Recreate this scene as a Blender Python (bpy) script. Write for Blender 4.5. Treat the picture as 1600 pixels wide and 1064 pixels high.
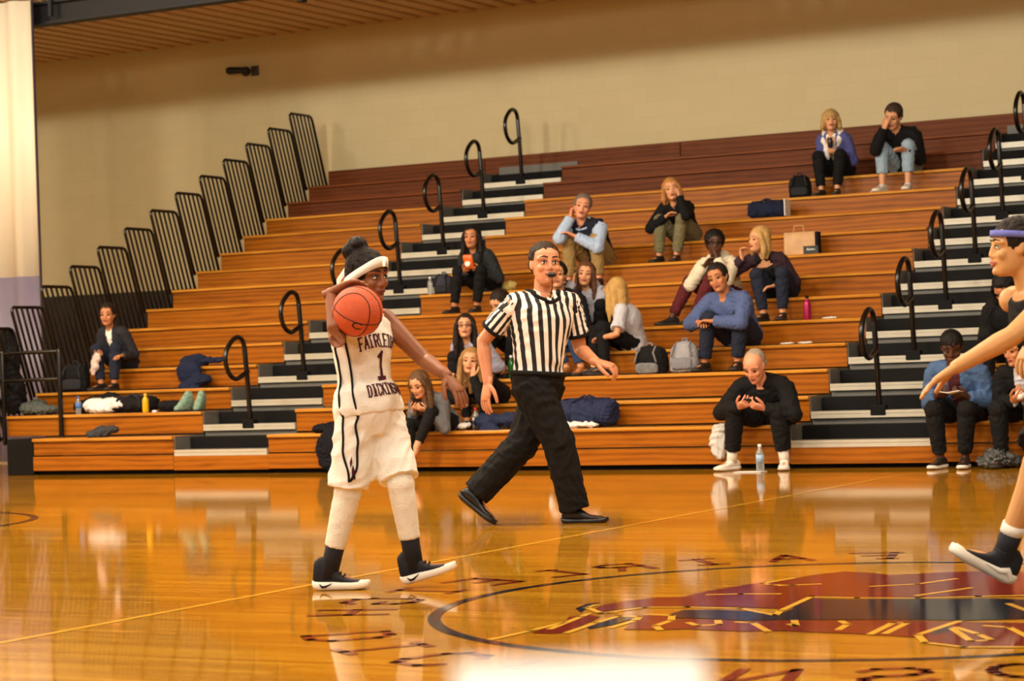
import bpy, bmesh, math, random
import numpy as np
from mathutils import Vector, Matrix
from mathutils.bvhtree import BVHTree

random.seed(7)
for o in list(bpy.data.objects):
    bpy.data.objects.remove(o, do_unlink=True)
SC = bpy.context.scene
COL = SC.collection
V = Vector
PI = math.pi

# ------------------------------------------------------------------ camera
FPX, YAW, PITCH, ROLL, CAMZ = 3520.0, 0.4972071, 0.0096219, 0.0351448, 1.06
_r = V((math.cos(YAW), math.sin(YAW), 0)); _f = V((-math.sin(YAW), math.cos(YAW), 0)); _u = V((0, 0, 1))
FW = _f * math.cos(PITCH) + _u * math.sin(PITCH)
U2 = -_f * math.sin(PITCH) + _u * math.cos(PITCH)
R3 = _r * math.cos(ROLL) - U2 * math.sin(ROLL)
U3 = U2 * math.cos(ROLL) + _r * math.sin(ROLL)
cam_d = bpy.data.cameras.new('camera')
cam = bpy.data.objects.new('camera', cam_d); COL.objects.link(cam)
cam.matrix_world = Matrix(((R3.x, U3.x, -FW.x, 0), (R3.y, U3.y, -FW.y, 0), (R3.z, U3.z, -FW.z, CAMZ), (0, 0, 0, 1)))
cam_d.sensor_width = 36.0
cam_d.lens = 36.0 * FPX / 1600.0
cam_d.clip_start = 0.05; cam_d.clip_end = 200
cam_d.dof.use_dof = True
cam_d.dof.focus_distance = 13.0
cam_d.dof.aperture_fstop = 4.5
SC.camera = cam

# ------------------------------------------------------------------ light, exposure
SC.view_settings.view_transform = 'Standard'
SC.view_settings.look = 'None'
SC.view_settings.gamma = 1.0
SC.view_settings.use_curve_mapping = False
SC.view_settings.exposure = -0.5
W = bpy.data.worlds.new('gym_ambient'); SC.world = W; W.use_nodes = True
bg = W.node_tree.nodes['Background']
bg.inputs[0].default_value = (1.0, 0.95, 0.86, 1); bg.inputs[1].default_value = 0.12

def area(name, loc, sx, sy, power, color, target=None, spread=180):
    l = bpy.data.lights.new(name, 'AREA'); l.shape = 'RECTANGLE'; l.size = sx; l.size_y = sy
    l.energy = power; l.color = color; l.spread = math.radians(spread)
    o = bpy.data.objects.new(name, l); COL.objects.link(o); o.location = loc
    if target:
        o.rotation_euler = (V(target) - V(loc)).to_track_quat('-Z', 'Y').to_euler()
    return o
LC = (1.0, 0.97, 0.86)
def lamp(loc, power, col=LC):
    l = bpy.data.lights.new('bay_or_fill_lamp', 'POINT'); l.energy = power; l.color = col; l.shadow_soft_size = 0.35
    o = bpy.data.objects.new('bay_or_fill_lamp', l); COL.objects.link(o); o.location = loc  # serves the overhead lamps and the added fill lights alike
for x, k in ((-21.0, 1.0), (-15.5, 1.5), (-10.0, 1.1), (-4.5, 0.9), (1.0, 0.7)):
    lamp((x, 12.6, 7.0), 1050 * k)
    lamp((x, 5.5, 7.7), 950 * k)
for x in (-14.0, -6.0, 2.0):
    lamp((x, -1.5, 8.0), 800)
for x in (-21.0, -15.0, -9.0, -3.0):        # added fill lights, warm like floor bounce, to lift the upper wall
    lamp((x, 13.5, 5.25), 330, (1.0, 0.72, 0.38))

for x in (-11.0, -3.5, 4.0):                # unseen fill lights added behind the camera to brighten fronts and whites
    lamp((x, -3.0, 5.2), 800, (1.0, 1.0, 0.95))

# ------------------------------------------------------------------ helpers: materials
def lin(c):
    c = c / 255.0
    return c / 12.92 if c <= 0.04045 else ((c + 0.055) / 1.055) ** 2.4
def rgb(r, g, b): return (lin(r), lin(g), lin(b), 1.0)
MATS = {}
def nodes_of(name):
    m = bpy.data.materials.new(name); m.use_nodes = True
    nt = m.node_tree; b = nt.nodes['Principled BSDF']
    return m, nt, b
def N(nt, kind, **kw):
    n = nt.nodes.new(kind)
    for k, v in kw.items(): setattr(n, k, v)
    return n
def mat(name, c, rough=0.7, var=0.12, scale=9.0, bump=0.0, bscale=60.0, metal=0.0, spec=0.5, coat=0.0, trans=0.0, stretch=(1, 1, 1)):
    """procedural paint / cloth / plastic: colour broken by noise, optional fine bump"""
    if name in MATS: return MATS[name]
    m, nt, b = nodes_of(name)
    tc = N(nt, 'ShaderNodeTexCoord'); mp = N(nt, 'ShaderNodeMapping'); mp.inputs['Scale'].default_value = stretch
    nt.links.new(tc.outputs['Object'], mp.inputs[0])
    no = N(nt, 'ShaderNodeTexNoise'); no.inputs['Scale'].default_value = scale; no.inputs['Detail'].default_value = 4
    nt.links.new(mp.outputs[0], no.inputs['Vector'])
    mx = N(nt, 'ShaderNodeMix', data_type='RGBA')
    base = rgb(*c)
    mx.inputs['A'].default_value = tuple(x * (1 - var) for x in base[:3]) + (1,)
    mx.inputs['B'].default_value = tuple(min(1, x * (1 + var)) for x in base[:3]) + (1,)
    nt.links.new(no.outputs['Fac'], mx.inputs['Factor'])
    nt.links.new(mx.outputs['Result'], b.inputs['Base Color'])
    b.inputs['Roughness'].default_value = rough; b.inputs['Metallic'].default_value = metal
    b.inputs['Specular IOR Level'].default_value = spec; b.inputs['Coat Weight'].default_value = coat
    b.inputs['Transmission Weight'].default_value = trans
    if bump > 0:
        n2 = N(nt, 'ShaderNodeTexNoise'); n2.inputs['Scale'].default_value = bscale; n2.inputs['Detail'].default_value = 3
        nt.links.new(mp.outputs[0], n2.inputs['Vector'])
        bp = N(nt, 'ShaderNodeBump'); bp.inputs['Strength'].default_value = bump; bp.inputs['Distance'].default_value = 0.01
        nt.links.new(n2.outputs['Fac'], bp.inputs['Height']); nt.links.new(bp.outputs[0], b.inputs['Normal'])
    MATS[name] = m
    return m
def cloth(name, c, var=0.18): return mat('cloth_' + name, c, rough=0.85, var=var, scale=14, bump=0.35, bscale=120, spec=0.25)
def skin(name, c): return mat('skin_' + name, c, rough=0.5, var=0.07, scale=20, spec=0.4)
def hairm(name, c): return mat('hair_' + name, c, rough=0.6, var=0.45, scale=30, bump=0.4, bscale=90, stretch=(3, 3, 0.5), spec=0.22)

def wood_mat(name, c0, c1, rough=0.35, gs=1.0, coat=0.1):
    if name in MATS: return MATS[name]
    m, nt, b = nodes_of(name)
    tc = N(nt, 'ShaderNodeTexCoord'); oi = N(nt, 'ShaderNodeObjectInfo')
    add = N(nt, 'ShaderNodeVectorMath', operation='MULTIPLY_ADD')
    cmb = N(nt, 'ShaderNodeCombineXYZ')
    mul = N(nt, 'ShaderNodeMath', operation='MULTIPLY'); mul.inputs[1].default_value = 37.0
    nt.links.new(oi.outputs['Random'], mul.inputs[0]); nt.links.new(mul.outputs[0], cmb.inputs[0]); nt.links.new(mul.outputs[0], cmb.inputs[2])
    nt.links.new(tc.outputs['Object'], add.inputs[0]); add.inputs[1].default_value = (0.9 * gs, 5 * gs, 6.0 * gs)
    nt.links.new(cmb.outputs[0], add.inputs[2])
    n1 = N(nt, 'ShaderNodeTexNoise'); n1.inputs['Scale'].default_value = 1.6; n1.inputs['Detail'].default_value = 5; n1.inputs['Distortion'].default_value = 1.2
    nt.links.new(add.outputs[0], n1.inputs['Vector'])
    wv = N(nt, 'ShaderNodeTexWave', wave_type='BANDS', bands_direction='Z'); wv.inputs['Scale'].default_value = 0.9; wv.inputs['Distortion'].default_value = 7; wv.inputs['Detail'].default_value = 3; wv.inputs['Detail Scale'].default_value = 0.7
    nt.links.new(add.outputs[0], wv.inputs['Vector'])
    av = N(nt, 'ShaderNodeMath', operation='MULTIPLY_ADD'); av.inputs[1].default_value = 0.35
    nt.links.new(wv.outputs['Fac'], av.inputs[0]); 
    sc = N(nt, 'ShaderNodeMath', operation='MULTIPLY'); sc.inputs[1].default_value = 0.75
    nt.links.new(n1.outputs['Fac'], sc.inputs[0]); nt.links.new(sc.outputs[0], av.inputs[2])
    # board-to-board tone
    tn = N(nt, 'ShaderNodeMath', operation='MULTIPLY_ADD'); tn.inputs[1].default_value = 0.22
    nt.links.new(oi.outputs['Random'], tn.inputs[0]); nt.links.new(av.outputs[0], tn.inputs[2])
    cr = N(nt, 'ShaderNodeValToRGB')
    cr.color_ramp.elements[0].position = 0.25; cr.color_ramp.elements[0].color = rgb(*c0)
    cr.color_ramp.elements[1].position = 0.85; cr.color_ramp.elements[1].color = rgb(*c1)
    nt.links.new(tn.outputs[0], cr.inputs[0]); nt.links.new(cr.outputs[0], b.inputs['Base Color'])
    b.inputs['Specular IOR Level'].default_value = 0.18; b.inputs['Roughness'].default_value = rough; b.inputs['Coat Weight'].default_value = coat; b.inputs['Coat Roughness'].default_value = 0.25
    MATS[name] = m
    return m

# ------------------------------------------------------------------ helpers: geometry
class MB:
    def __init__(self): self.v = []; self.f = []
    def add(self, vs, fs):
        n = len(self.v); self.v += [tuple(p) for p in vs]; self.f += [tuple(i + n for i in q) for q in fs]
        return self
    def box(self, c, s, M=None):
        hx, hy, hz = s[0] / 2, s[1] / 2, s[2] / 2
        vs = [V((x, y, z)) for x in (-hx, hx) for y in (-hy, hy) for z in (-hz, hz)]
        if M is not None: vs = [M @ p for p in vs]
        vs = [p + V(c) for p in vs]
        return self.add(vs, [(0, 1, 3, 2), (4, 6, 7, 5), (0, 4, 5, 1), (2, 3, 7, 6), (0, 2, 6, 4), (1, 5, 7, 3)])
    def rbox(self, c, s, r=0.01, M=None, n=2):
        """box with rounded edges: superellipsoid-free bevel through bmesh"""
        bm = bmesh.new(); bmesh.ops.create_cube(bm, size=1)
        for p in bm.verts: p.co = V((p.co.x * s[0], p.co.y * s[1], p.co.z * s[2]))
        bmesh.ops.bevel(bm, geom=bm.edges[:], offset=min(r, min(s) * 0.49), segments=n, affect='EDGES', profile=0.5)
        bm.verts.index_update()
        vs = [(M @ p.co if M is not None else p.co.copy()) + V(c) for p in bm.verts]
        fs = [[p.index for p in q.verts] for q in bm.faces]
        bm.free()
        return self.add(vs, fs)
    def loft(self, rings, n=14, pw=1.0):
        """rings: (centre, a, b) ellipses joined into a closed skin"""
        vs = []; fs = []
        for c, a, b in rings:
            for i in range(n):
                t = 2 * PI * i / n; ct, st = math.cos(t), math.sin(t)
                if pw != 1.0:
                    ct = math.copysign(abs(ct) ** pw, ct); st = math.copysign(abs(st) ** pw, st)
                vs.append(V(c) + a * ct + b * st)
        for k in range(len(rings) - 1):
            for i in range(n):
                j = (i + 1) % n
                fs.append((k * n + i, k * n + j, (k + 1) * n + j, (k + 1) * n + i))
        m = len(vs); vs += [V(rings[0][0]), V(rings[-1][0])]; k = (len(rings) - 1) * n
        for i in range(n):
            j = (i + 1) % n
            fs += [(m, j, i), (m + 1, k + i, k + j)]
        return self.add(vs, fs)
    def tube(self, pts, rad, n=10, flat=None, round_ends=True):
        """rounded tube through pts; rad one value or one per point; flat=(axis, factor) squeezes"""
        pts = [V(p) for p in pts]
        if not hasattr(rad, '__len__'): rad = [rad] * len(pts)
        T = []
        for i in range(len(pts)):
            t = (pts[min(i + 1, len(pts) - 1)] - pts[max(i - 1, 0)])
            T.append(t.normalized() if t.length > 1e-9 else V((0, 0, 1)))
        if flat is not None:
            a0 = V(flat[0])
        else:
            a0 = V((0, 0, 1)) if abs(T[0].z) < 0.9 else V((1, 0, 0))
        rings = []
        a = (a0 - T[0] * a0.dot(T[0])).normalized()
        def ring(p, t, r, a):
            b = t.cross(a).normalized()
            k = flat[1] if flat is not None else 1.0
            return (p, a * r * k, b * r)
        if round_ends:
            for q in (0.99, 0.8, 0.45):
                rings.append(ring(pts[0] - T[0] * rad[0] * q, T[0], rad[0] * math.sqrt(max(0.003, 1 - q * q)), a))
        for p, t, r in zip(pts, T, rad):
            a = (a - t * a.dot(t))
            a = a.normalized() if a.length > 1e-6 else t.orthogonal().normalized()
            rings.append(ring(p, t, r, a))
        if round_ends:
            for q in (0.45, 0.8, 0.99):
                rings.append(ring(pts[-1] + T[-1] * rad[-1] * q, T[-1], rad[-1] * math.sqrt(max(0.003, 1 - q * q)), a))
        return self.loft(rings, n)
    def ell(self, c, ax, ay, az, n=14, m=9):
        c = V(c); rings = []
        for k in range(m):
            t = PI * (k + 0.5) / m
            rings.append((c - V(az) * math.cos(t), V(ax) * math.sin(t), V(ay) * math.sin(t)))
        rings[0] = (c - V(az) * 0.999, V(ax) * 0.05, V(ay) * 0.05); rings[-1] = (c + V(az) * 0.999, V(ax) * 0.05, V(ay) * 0.05)
        return self.loft(rings, n)
    def sph(self, c, r, n=14, m=9): return self.ell(c, V((r, 0, 0)), V((0, r, 0)), V((0, 0, r)), n, m)
    def prism(self, poly, z0, z1):
        n = len(poly); vs = [(x, y, z0) for x, y in poly] + [(x, y, z1) for x, y in poly]
        fs = [tuple(range(n - 1, -1, -1)), tuple(range(n, 2 * n))] + [(i, (i + 1) % n, n + (i + 1) % n, n + i) for i in range(n)]
        return self.add(vs, fs)
    def mesh(self, name, smooth=True):
        me = bpy.data.meshes.new(name); me.from_pydata([tuple(p) for p in self.v], [], self.f); me.update()
        if smooth: me.polygons.foreach_set('use_smooth', [True] * len(me.polygons))
        return me
    def build(self, name, m, parent=None, smooth=True, angle=None):
        return obj(name, self.mesh(name, smooth), m, parent)
def obj(name, me, m, parent=None):
    o = bpy.data.objects.new(name, me); COL.objects.link(o)
    if m is not None and len(me.materials) == 0: me.materials.append(m)
    if parent is not None: o.parent = parent
    return o
def tag(o, label=None, cat=None, group=None, kind=None):
    if label: o['label'] = label
    if cat: o['category'] = cat
    if group: o['group'] = group
    if kind: o['kind'] = kind
    return o
def empty(name, loc=(0, 0, 0), rz=0.0):
    o = bpy.data.objects.new(name, None); COL.objects.link(o); o.location = loc; o.rotation_euler = (0, 0, rz); o.empty_display_size = 0.1
    return o
def thing(name, label, cat, loc=(0, 0, 0), rz=0.0, group=None):
    return tag(empty(name, loc, rz), label, cat, group)
def remesh(mb, voxel, smooth=3, fac=0.5, wr=None, seed=0):
    """weld overlapping volumes into one continuous skin"""
    me = mb.mesh('tmp'); o = bpy.data.objects.new('tmp', me); COL.objects.link(o)
    md = o.modifiers.new('r', 'REMESH'); md.mode = 'VOXEL'; md.voxel_size = voxel; md.use_smooth_shade = True
    if smooth:
        s = o.modifiers.new('s', 'SMOOTH'); s.factor = fac; s.iterations = smooth
    dg = bpy.context.evaluated_depsgraph_get()
    out = bpy.data.meshes.new_from_object(o.evaluated_get(dg))
    bpy.data.objects.remove(o, do_unlink=True); bpy.data.meshes.remove(me)
    if wr:
        n = len(out.vertices); co = np.empty(n * 3, np.float32); out.vertices.foreach_get('co', co); co = co.reshape(-1, 3)
        no = np.empty(n * 3, np.float32); out.vertices.foreach_get('normal', no); no = no.reshape(-1, 3)
        co += no * wrinkle(co, wr[0], wr[1], seed)[:, None]
        out.vertices.foreach_set('co', co.ravel()); out.update()
    out.polygons.foreach_set('use_smooth', [True] * len(out.polygons))
    return out
def wrinkle(p, amp, wl, seed=0, stretch=(1, 1, 1)):
    rs = np.random.RandomState(seed + 11); d = np.zeros(len(p)); q = p * np.array(stretch)
    w = np.zeros_like(q)
    for _ in range(3):
        k = rs.normal(size=3); k /= np.linalg.norm(k)
        w += np.outer(np.sin(q @ (k * 2 * PI / (wl * 3)) + rs.rand() * 6), rs.normal(size=3)) * wl * 0.35
    q = q + w
    for i in range(5):
        k = rs.normal(size=3); k /= np.linalg.norm(k); l = wl * (0.6 + 0.8 * rs.rand())
        s = np.sin(q @ (k * 2 * PI / l) + rs.rand() * 6); d += (1 - np.abs(s)) * 2 - 1
    return d / 5 * amp * 2
def join_mesh(me, mb):
    """append loose closed shapes to an existing mesh"""
    vs = [tuple(v.co) for v in me.vertices]; fs = [tuple(p.vertices) for p in me.polygons]
    n = len(vs); vs += [tuple(p) for p in mb.v]; fs += [tuple(i + n for i in f) for f in mb.f]
    out = bpy.data.meshes.new(me.name); out.from_pydata(vs, [], fs); out.update()
    out.polygons.foreach_set('use_smooth', [True] * len(out.polygons)); bpy.data.meshes.remove(me)
    return out
def bvh_of(me): return BVHTree.FromPolygons([v.co.copy() for v in me.vertices], [tuple(p.vertices) for p in me.polygons])

# stroke lettering (block capitals on a 1 x 1.4 cell)
_a = [(0.5 - 0.5 * math.cos(t), 0.7 + 0.7 * math.sin(t)) for t in np.linspace(0, 2 * PI, 17)]
FONT = {
 'F': [[(.12, 0), (.12, 1.4)], [(0, 1.4), (.95, 1.4)], [(.12, .75), (.7, .75)], [(0, 0), (.35, 0)]],
 'A': [[(.05, 0), (.5, 1.4), (.95, 0)], [(.22, .5), (.78, .5)]],
 'I': [[(.5, 0), (.5, 1.4)], [(.2, 0), (.8, 0)], [(.2, 1.4), (.8, 1.4)]],
 'R': [[(.12, 0), (.12, 1.4), (.7, 1.4), (.92, 1.2), (.92, .95), (.7, .75), (.12, .75)], [(.55, .75), (.95, 0)]],
 'L': [[(.12, 1.4), (.12, 0), (.95, 0)], [(0, 1.4), (.35, 1.4)]],
 'E': [[(.95, 1.4), (.12, 1.4), (.12, 0), (.95, 0)], [(.12, .72), (.7, .72)]],
 'G': [[(.95, 1.15), (.75, 1.4), (.25, 1.4), (.05, 1.1), (.05, .3), (.25, 0), (.75, 0), (.95, .25), (.95, .65), (.6, .65)]],
 'H': [[(.1, 0), (.1, 1.4)], [(.9, 0), (.9, 1.4)], [(.1, .7), (.9, .7)]],
 'D': [[(.1, 0), (.1, 1.4), (.6, 1.4), (.92, 1.1), (.92, .3), (.6, 0), (.1, 0)]],
 'C': [[(.95, 1.1), (.75, 1.4), (.25, 1.4), (.05, 1.1), (.05, .3), (.25, 0), (.75, 0), (.95, .3)]],
 'K': [[(.12, 0), (.12, 1.4)], [(.92, 1.4), (.15, .65)], [(.4, .85), (.95, 0)]],
 'N': [[(.1, 0), (.1, 1.4), (.9, 0), (.9, 1.4)]],
 'S': [[(.92, 1.15), (.72, 1.4), (.25, 1.4), (.06, 1.2), (.06, .95), (.25, .75), (.72, .65), (.94, .45), (.94, .2), (.75, 0), (.25, 0), (.05, .25)]],
 'O': [_a], 'U': [[(.1, 1.4), (.1, .3), (.3, 0), (.7, 0), (.9, .3), (.9, 1.4)]],
 'V': [[(.05, 1.4), (.5, 0), (.95, 1.4)]], 'T': [[(.5, 0), (.5, 1.4)], [(.03, 1.4), (.97, 1.4)]],
 'Y': [[(.05, 1.4), (.5, .7), (.95, 1.4)], [(.5, .7), (.5, 0)]],
 '1': [[(.5, 0), (.5, 1.4), (.25, 1.2)], [(.2, 0), (.8, 0)]],
}
def strip(mb, path, w, fn, step):
    """ribbon of width w along a 2-D path, carried to 3-D by fn(u, v)"""
    for a, b in zip(path, path[1:]):
        a = V((a[0], a[1])); b = V((b[0], b[1])); L = (b - a).length
        if L < 1e-6: continue
        t = (b - a) / L; nrm = V((-t.y, t.x)) * w / 2
        a2 = a - t * w * 0.45; b2 = b + t * w * 0.45; k = max(1, int((b2 - a2).length / step)); vs = []
        for i in range(k + 1):
            p = a2.lerp(b2, i / k); vs += [fn(*(p - nrm)), fn(*(p + nrm))]
        mb.add(vs, [(2 * i, 2 * i + 2, 2 * i + 3, 2 * i + 1) for i in range(k)])
def lettering(mb, text, cw, ch, gap, lw, fn, step=0.008):
    """text centred on u = 0, v from 0 to ch"""
    tot = len(text) * cw + (len(text) - 1) * gap; x = -tot / 2
    for c in text:
        for s in FONT.get(c, []):
            strip(mb, [(x + px * cw, py / 1.4 * ch) for px, py in s], lw, fn, step)
        x += cw + gap
# ================================================================== THE HALL
Y1, DEP, Z1, RISE = 19.28, 0.52985, 0.4013, 0.24538
XLL, XL, XM0, XM1, XR0, XR1 = -17.33, -14.59, -13.373, -7.616, -6.27, -2.2
NR = 14
def RY(k): return Y1 + (k - 1) * DEP
def RZ(k): return Z1 + (k - 1) * RISE
WALLY = 26.78

# --- court floor: varnished maple strips
m, nt, b = nodes_of('varnished_maple'); M_FLOOR = m
tc = N(nt, 'ShaderNodeTexCoord')
br = N(nt, 'ShaderNodeTexBrick'); br.inputs['Scale'].default_value = 1.0; br.inputs['Brick Width'].default_value = 1.3; br.inputs['Row Height'].default_value = 0.057
br.inputs['Mortar Size'].default_value = 0.0009; br.inputs['Mortar Smooth'].default_value = 0.3
br.inputs['Color1'].default_value = rgb(198, 146, 34); br.inputs['Color2'].default_value = rgb(174, 118, 20); br.inputs['Mortar'].default_value = rgb(160, 100, 24); br.inputs['Bias'].default_value = 0.0
nt.links.new(tc.outputs['Object'], br.inputs['Vector'])
mp = N(nt, 'ShaderNodeMapping'); mp.inputs['Scale'].default_value = (0.3, 9, 1); nt.links.new(tc.outputs['Object'], mp.inputs[0])
no = N(nt, 'ShaderNodeTexNoise'); no.inputs['Scale'].default_value = 2.2; no.inputs['Detail'].default_value = 6; nt.links.new(mp.outputs[0], no.inputs['Vector'])
mx = N(nt, 'ShaderNodeMix', data_type='RGBA', blend_type='MULTIPLY'); mx.inputs['Factor'].default_value = 0.8
rmp = N(nt, 'ShaderNodeValToRGB'); rmp.color_ramp.elements[0].position = 0.3; rmp.color_ramp.elements[0].color = (0.6, 0.52, 0.42, 1); rmp.color_ramp.elements[1].position = 0.7; rmp.color_ramp.elements[1].color = (1, 1, 1, 1)
nt.links.new(no.outputs['Fac'], rmp.inputs[0]); nt.links.new(br.outputs['Color'], mx.inputs['A']); nt.links.new(rmp.outputs[0], mx.inputs['B'])
nt.links.new(mx.outputs['Result'], b.inputs['Base Color'])
b.inputs['Roughness'].default_value = 0.06; b.inputs['Specular IOR Level'].default_value = 0.28
n2 = N(nt, 'ShaderNodeTexNoise'); n2.inputs['Scale'].default_value = 1.0; n2.inputs['Detail'].default_value = 2
mp2 = N(nt, 'ShaderNodeMapping'); mp2.inputs['Scale'].default_value = (1.5, 17, 1); nt.links.new(tc.outputs['Object'], mp2.inputs[0]); nt.links.new(mp2.outputs[0], n2.inputs['Vector'])
bp = N(nt, 'ShaderNodeBump'); bp.inputs['Strength'].default_value = 0.05; bp.inputs['Distance'].default_value = 0.004
nt.links.new(n2.outputs['Fac'], bp.inputs['Height']); nt.links.new(bp.outputs[0], b.inputs['Normal'])
FLOOR = MB().box((-8, 12.5, -0.05), (36, 33, 0.1)).build('floor', M_FLOOR, smooth=False)
tag(FLOOR, 'glossy varnished maple basketball court floor with painted lines', kind='structure')

# --- back wall: painted block
m, nt, b = nodes_of('painted_block'); M_WALL = m
tc = N(nt, 'ShaderNodeTexCoord'); mp = N(nt, 'ShaderNodeMapping'); mp.inputs['Rotation'].default_value = (PI / 2, 0, 0); nt.links.new(tc.outputs['Object'], mp.inputs[0])
br = N(nt, 'ShaderNodeTexBrick'); br.inputs['Scale'].default_value = 1.0; br.inputs['Brick Width'].default_value = 0.4; br.inputs['Row Height'].default_value = 0.2; br.inputs['Mortar Size'].default_value = 0.006
br.inputs['Color1'].default_value = rgb(192, 176, 132); br.inputs['Color2'].default_value = rgb(189, 173, 129); br.inputs['Mortar'].default_value = rgb(187, 171, 127)
nt.links.new(mp.outputs[0], br.inputs['Vector'])
nt.links.new(br.outputs['Color'], b.inputs['Base Color']); b.inputs['Roughness'].default_value = 0.6
bp = N(nt, 'ShaderNodeBump'); bp.inputs['Strength'].default_value = 0.10; bp.inputs['Distance'].default_value = 0.003; bp.invert = True
nt.links.new(br.outputs['Fac'], bp.inputs['Height']); nt.links.new(bp.outputs[0], b.inputs['Normal'])
WB = MB().box((-9, WALLY + 0.1, 3.6), (32, 0.2, 7.2)).build('wall_back', M_WALL, smooth=False); tag(WB, 'cream painted block wall behind the bleachers', kind='structure')
WL = MB().box((-25.1, 12, 4.6), (0.2, 30, 9.2)).build('wall_left', M_WALL, smooth=False); tag(WL, 'cream painted block end wall of the gym', kind='structure')

# --- corrugated steel roof deck: level over the stands, rising over the court
M_DECK = mat('deck_paint', (206, 174, 128), rough=0.55, var=0.06)
DZ = 5.86
def deck(y0, z0, y1, z1, name, label):
    mb = MB(); prof = []
    x = -25.0; P = 0.30
    while x < 7:
        prof += [(x, 0.0), (x + 0.19, 0.0), (x + 0.20, 0.11), (x + 0.29, 0.11)]
        x += P
    vs = []
    for (px, pz) in prof: vs += [(px, y0, z0 + pz), (px, y1, z1 + pz)]
    mb.add(vs, [(2 * i, 2 * i + 1, 2 * i + 3, 2 * i + 2) for i in range(len(prof) - 1)])
    n = len(mb.v); mb.add([(p[0], p[1], p[2] + 0.12) for p in vs], [(2 * i, 2 * i + 2, 2 * i + 3, 2 * i + 1) for i in range(len(prof) - 1)])
    return tag(mb.build(name, M_DECK, smooth=False), label, kind='structure')
deck(WALLY, DZ, 22.4, DZ, 'ceiling', 'tan corrugated steel roof deck above the stands')
deck(22.4, DZ, 8.0, 8.6, 'ceiling_court', 'tan corrugated roof deck rising over the court')
deck(8.0, 8.6, -3.0, 8.9, 'ceiling_court', 'tan corrugated roof deck over the near side of the court')
M_STEEL = mat('dark_steel', (15, 16, 20), rough=0.6, var=0.15)
bm_ = MB(); bm_.box((-9, 22.5, 5.585), (32, 0.20, 0.03)).box((-9, 22.5, 5.72), (32, 0.03, 0.25)).box((-9, 22.5, 5.845), (32, 0.20, 0.03))
BEAM = tag(bm_.build('trim_1', M_STEEL, smooth=False), 'dark steel roof beam running along the stands', kind='structure')
for x_ in (-18.62, -12.6, -6.6): MB().box((x_, 22.36, 5.80), (0.05, 0.05, 0.30)).build('beam_hanger', M_STEEL, BEAM, smooth=False)
MB().rbox((-14.85, 22.42, 5.50), (0.09, 0.12, 0.14), 0.02).build('beam_clamp', M_STEEL, BEAM, smooth=False)

# --- folded divider curtain at the left
M_CUR1 = mat('curtain_vinyl_cream', (232, 222, 196), rough=0.5, var=0.04, scale=2)
M_CUR2 = mat('curtain_vinyl_mauve', (126, 118, 136), rough=0.5, var=0.06, scale=2)
CURT = thing('divider_curtain', 'folded vinyl divider curtain, cream above and mauve grey below, left of the stands', 'curtain', (-18.82, 22.2, 0))
def curtain_sheet(z0, z1):
    mb = MB(); n = 24; vs = []
    for i in range(n + 1):
        x = -1.25 * i / n; y = 0.05 * math.sin(i * 0.9) + 0.035 * math.sin(i * 0.37 + 1)
        for dy in (0.0, 0.02):
            for z in (z0, z1): vs.append((x, y + dy, z))
    fs = []
    for i in range(n):
        a, c = 4 * i, 4 * (i + 1)
        fs += [(a, c, c + 1, a + 1), (a + 2, a + 3, c + 3, c + 2), (a + 1, c + 1, c + 3, a + 3), (a, a + 2, c + 2, c)]
    fs += [(0, 1, 3, 2), (4 * n, 4 * n + 2, 4 * n + 3, 4 * n + 1)]
    return mb.add(vs, fs)
curtain_sheet(2.365, 5.87).build('upper_panel', M_CUR1, CURT)
curtain_sheet(0.02, 2.365).build('lower_panel', M_CUR2, CURT)
hm = MB(); hm.box((0.012, 0.02, 2.94), (0.02, 0.03, 5.84)); hm.build('edge_hem', mat('hem_plum', (62, 50, 62)), CURT, smooth=False)

# --- dark padding along the foot of the back wall, beside the stands
M_PAD = mat('black_pad', (20, 19, 21), rough=0.6, var=0.2)
PADS = thing('wall_padding', 'black padding along the back wall behind the guard rails', 'wall padding', (-20, WALLY, 0))
pm = MB().rbox((0, -0.03, 1.15), (0.6, 0.06, 2.3), 0.02).mesh('pad', False)
for i in range(8):
    o = obj('pad', pm, M_PAD, PADS); o.location = (-2.3 + i * 0.612, 0, 0)

# --- camera on the wall
WC = thing('wall_camera', 'small dark security camera high on the back wall', 'camera', (-18.68, WALLY, 5.38))
c_ = MB(); c_.box((0.10, -0.01, 0.0), (0.12, 0.02, 0.14)).tube([(0.10, -0.02, 0), (0.08, -0.14, -0.02)], 0.018); c_.build('wall_mount', mat('camera_grey', (70, 66, 66)), WC)
c_ = MB(); c_.sph((0.06, -0.18, -0.02), 0.07); c_.build('dome', M_STEEL, WC)
c_ = MB(); c_.tube([(0.02, -0.18, 0.0), (-0.2, -0.22, 0.01)], [0.045, 0.055]); c_.build('lens_barrel', M_STEEL, WC)

# ================================================================== BLEACHERS
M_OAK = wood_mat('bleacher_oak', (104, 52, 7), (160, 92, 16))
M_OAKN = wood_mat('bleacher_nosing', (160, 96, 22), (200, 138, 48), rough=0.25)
M_MAH = wood_mat('bleacher_oak_dimmed', (72, 32, 10), (108, 54, 18), rough=0.55, coat=0.0)  # bench wood with the dim light of the top rows put into its colour
M_OAKN_DIM = wood_mat('bleacher_nosing_dimmed', (92, 44, 16), (120, 62, 24), rough=0.45, coat=0.0)  # nosing darkened the same way, shade in the colour
M_ALU = mat('nosing_aluminium', (196, 190, 172), rough=0.38, var=0.06, metal=0.25, spec=0.5)
M_GREY = mat('step_grey', (96, 94, 88), rough=0.55, var=0.12)
M_BLK = mat('step_black', (9, 8, 8), rough=0.75, var=0.2, spec=0.2)
M_RAIL = mat('rail_black_paint', (9, 8, 8), rough=0.25, var=0.1, spec=0.5)
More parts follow.
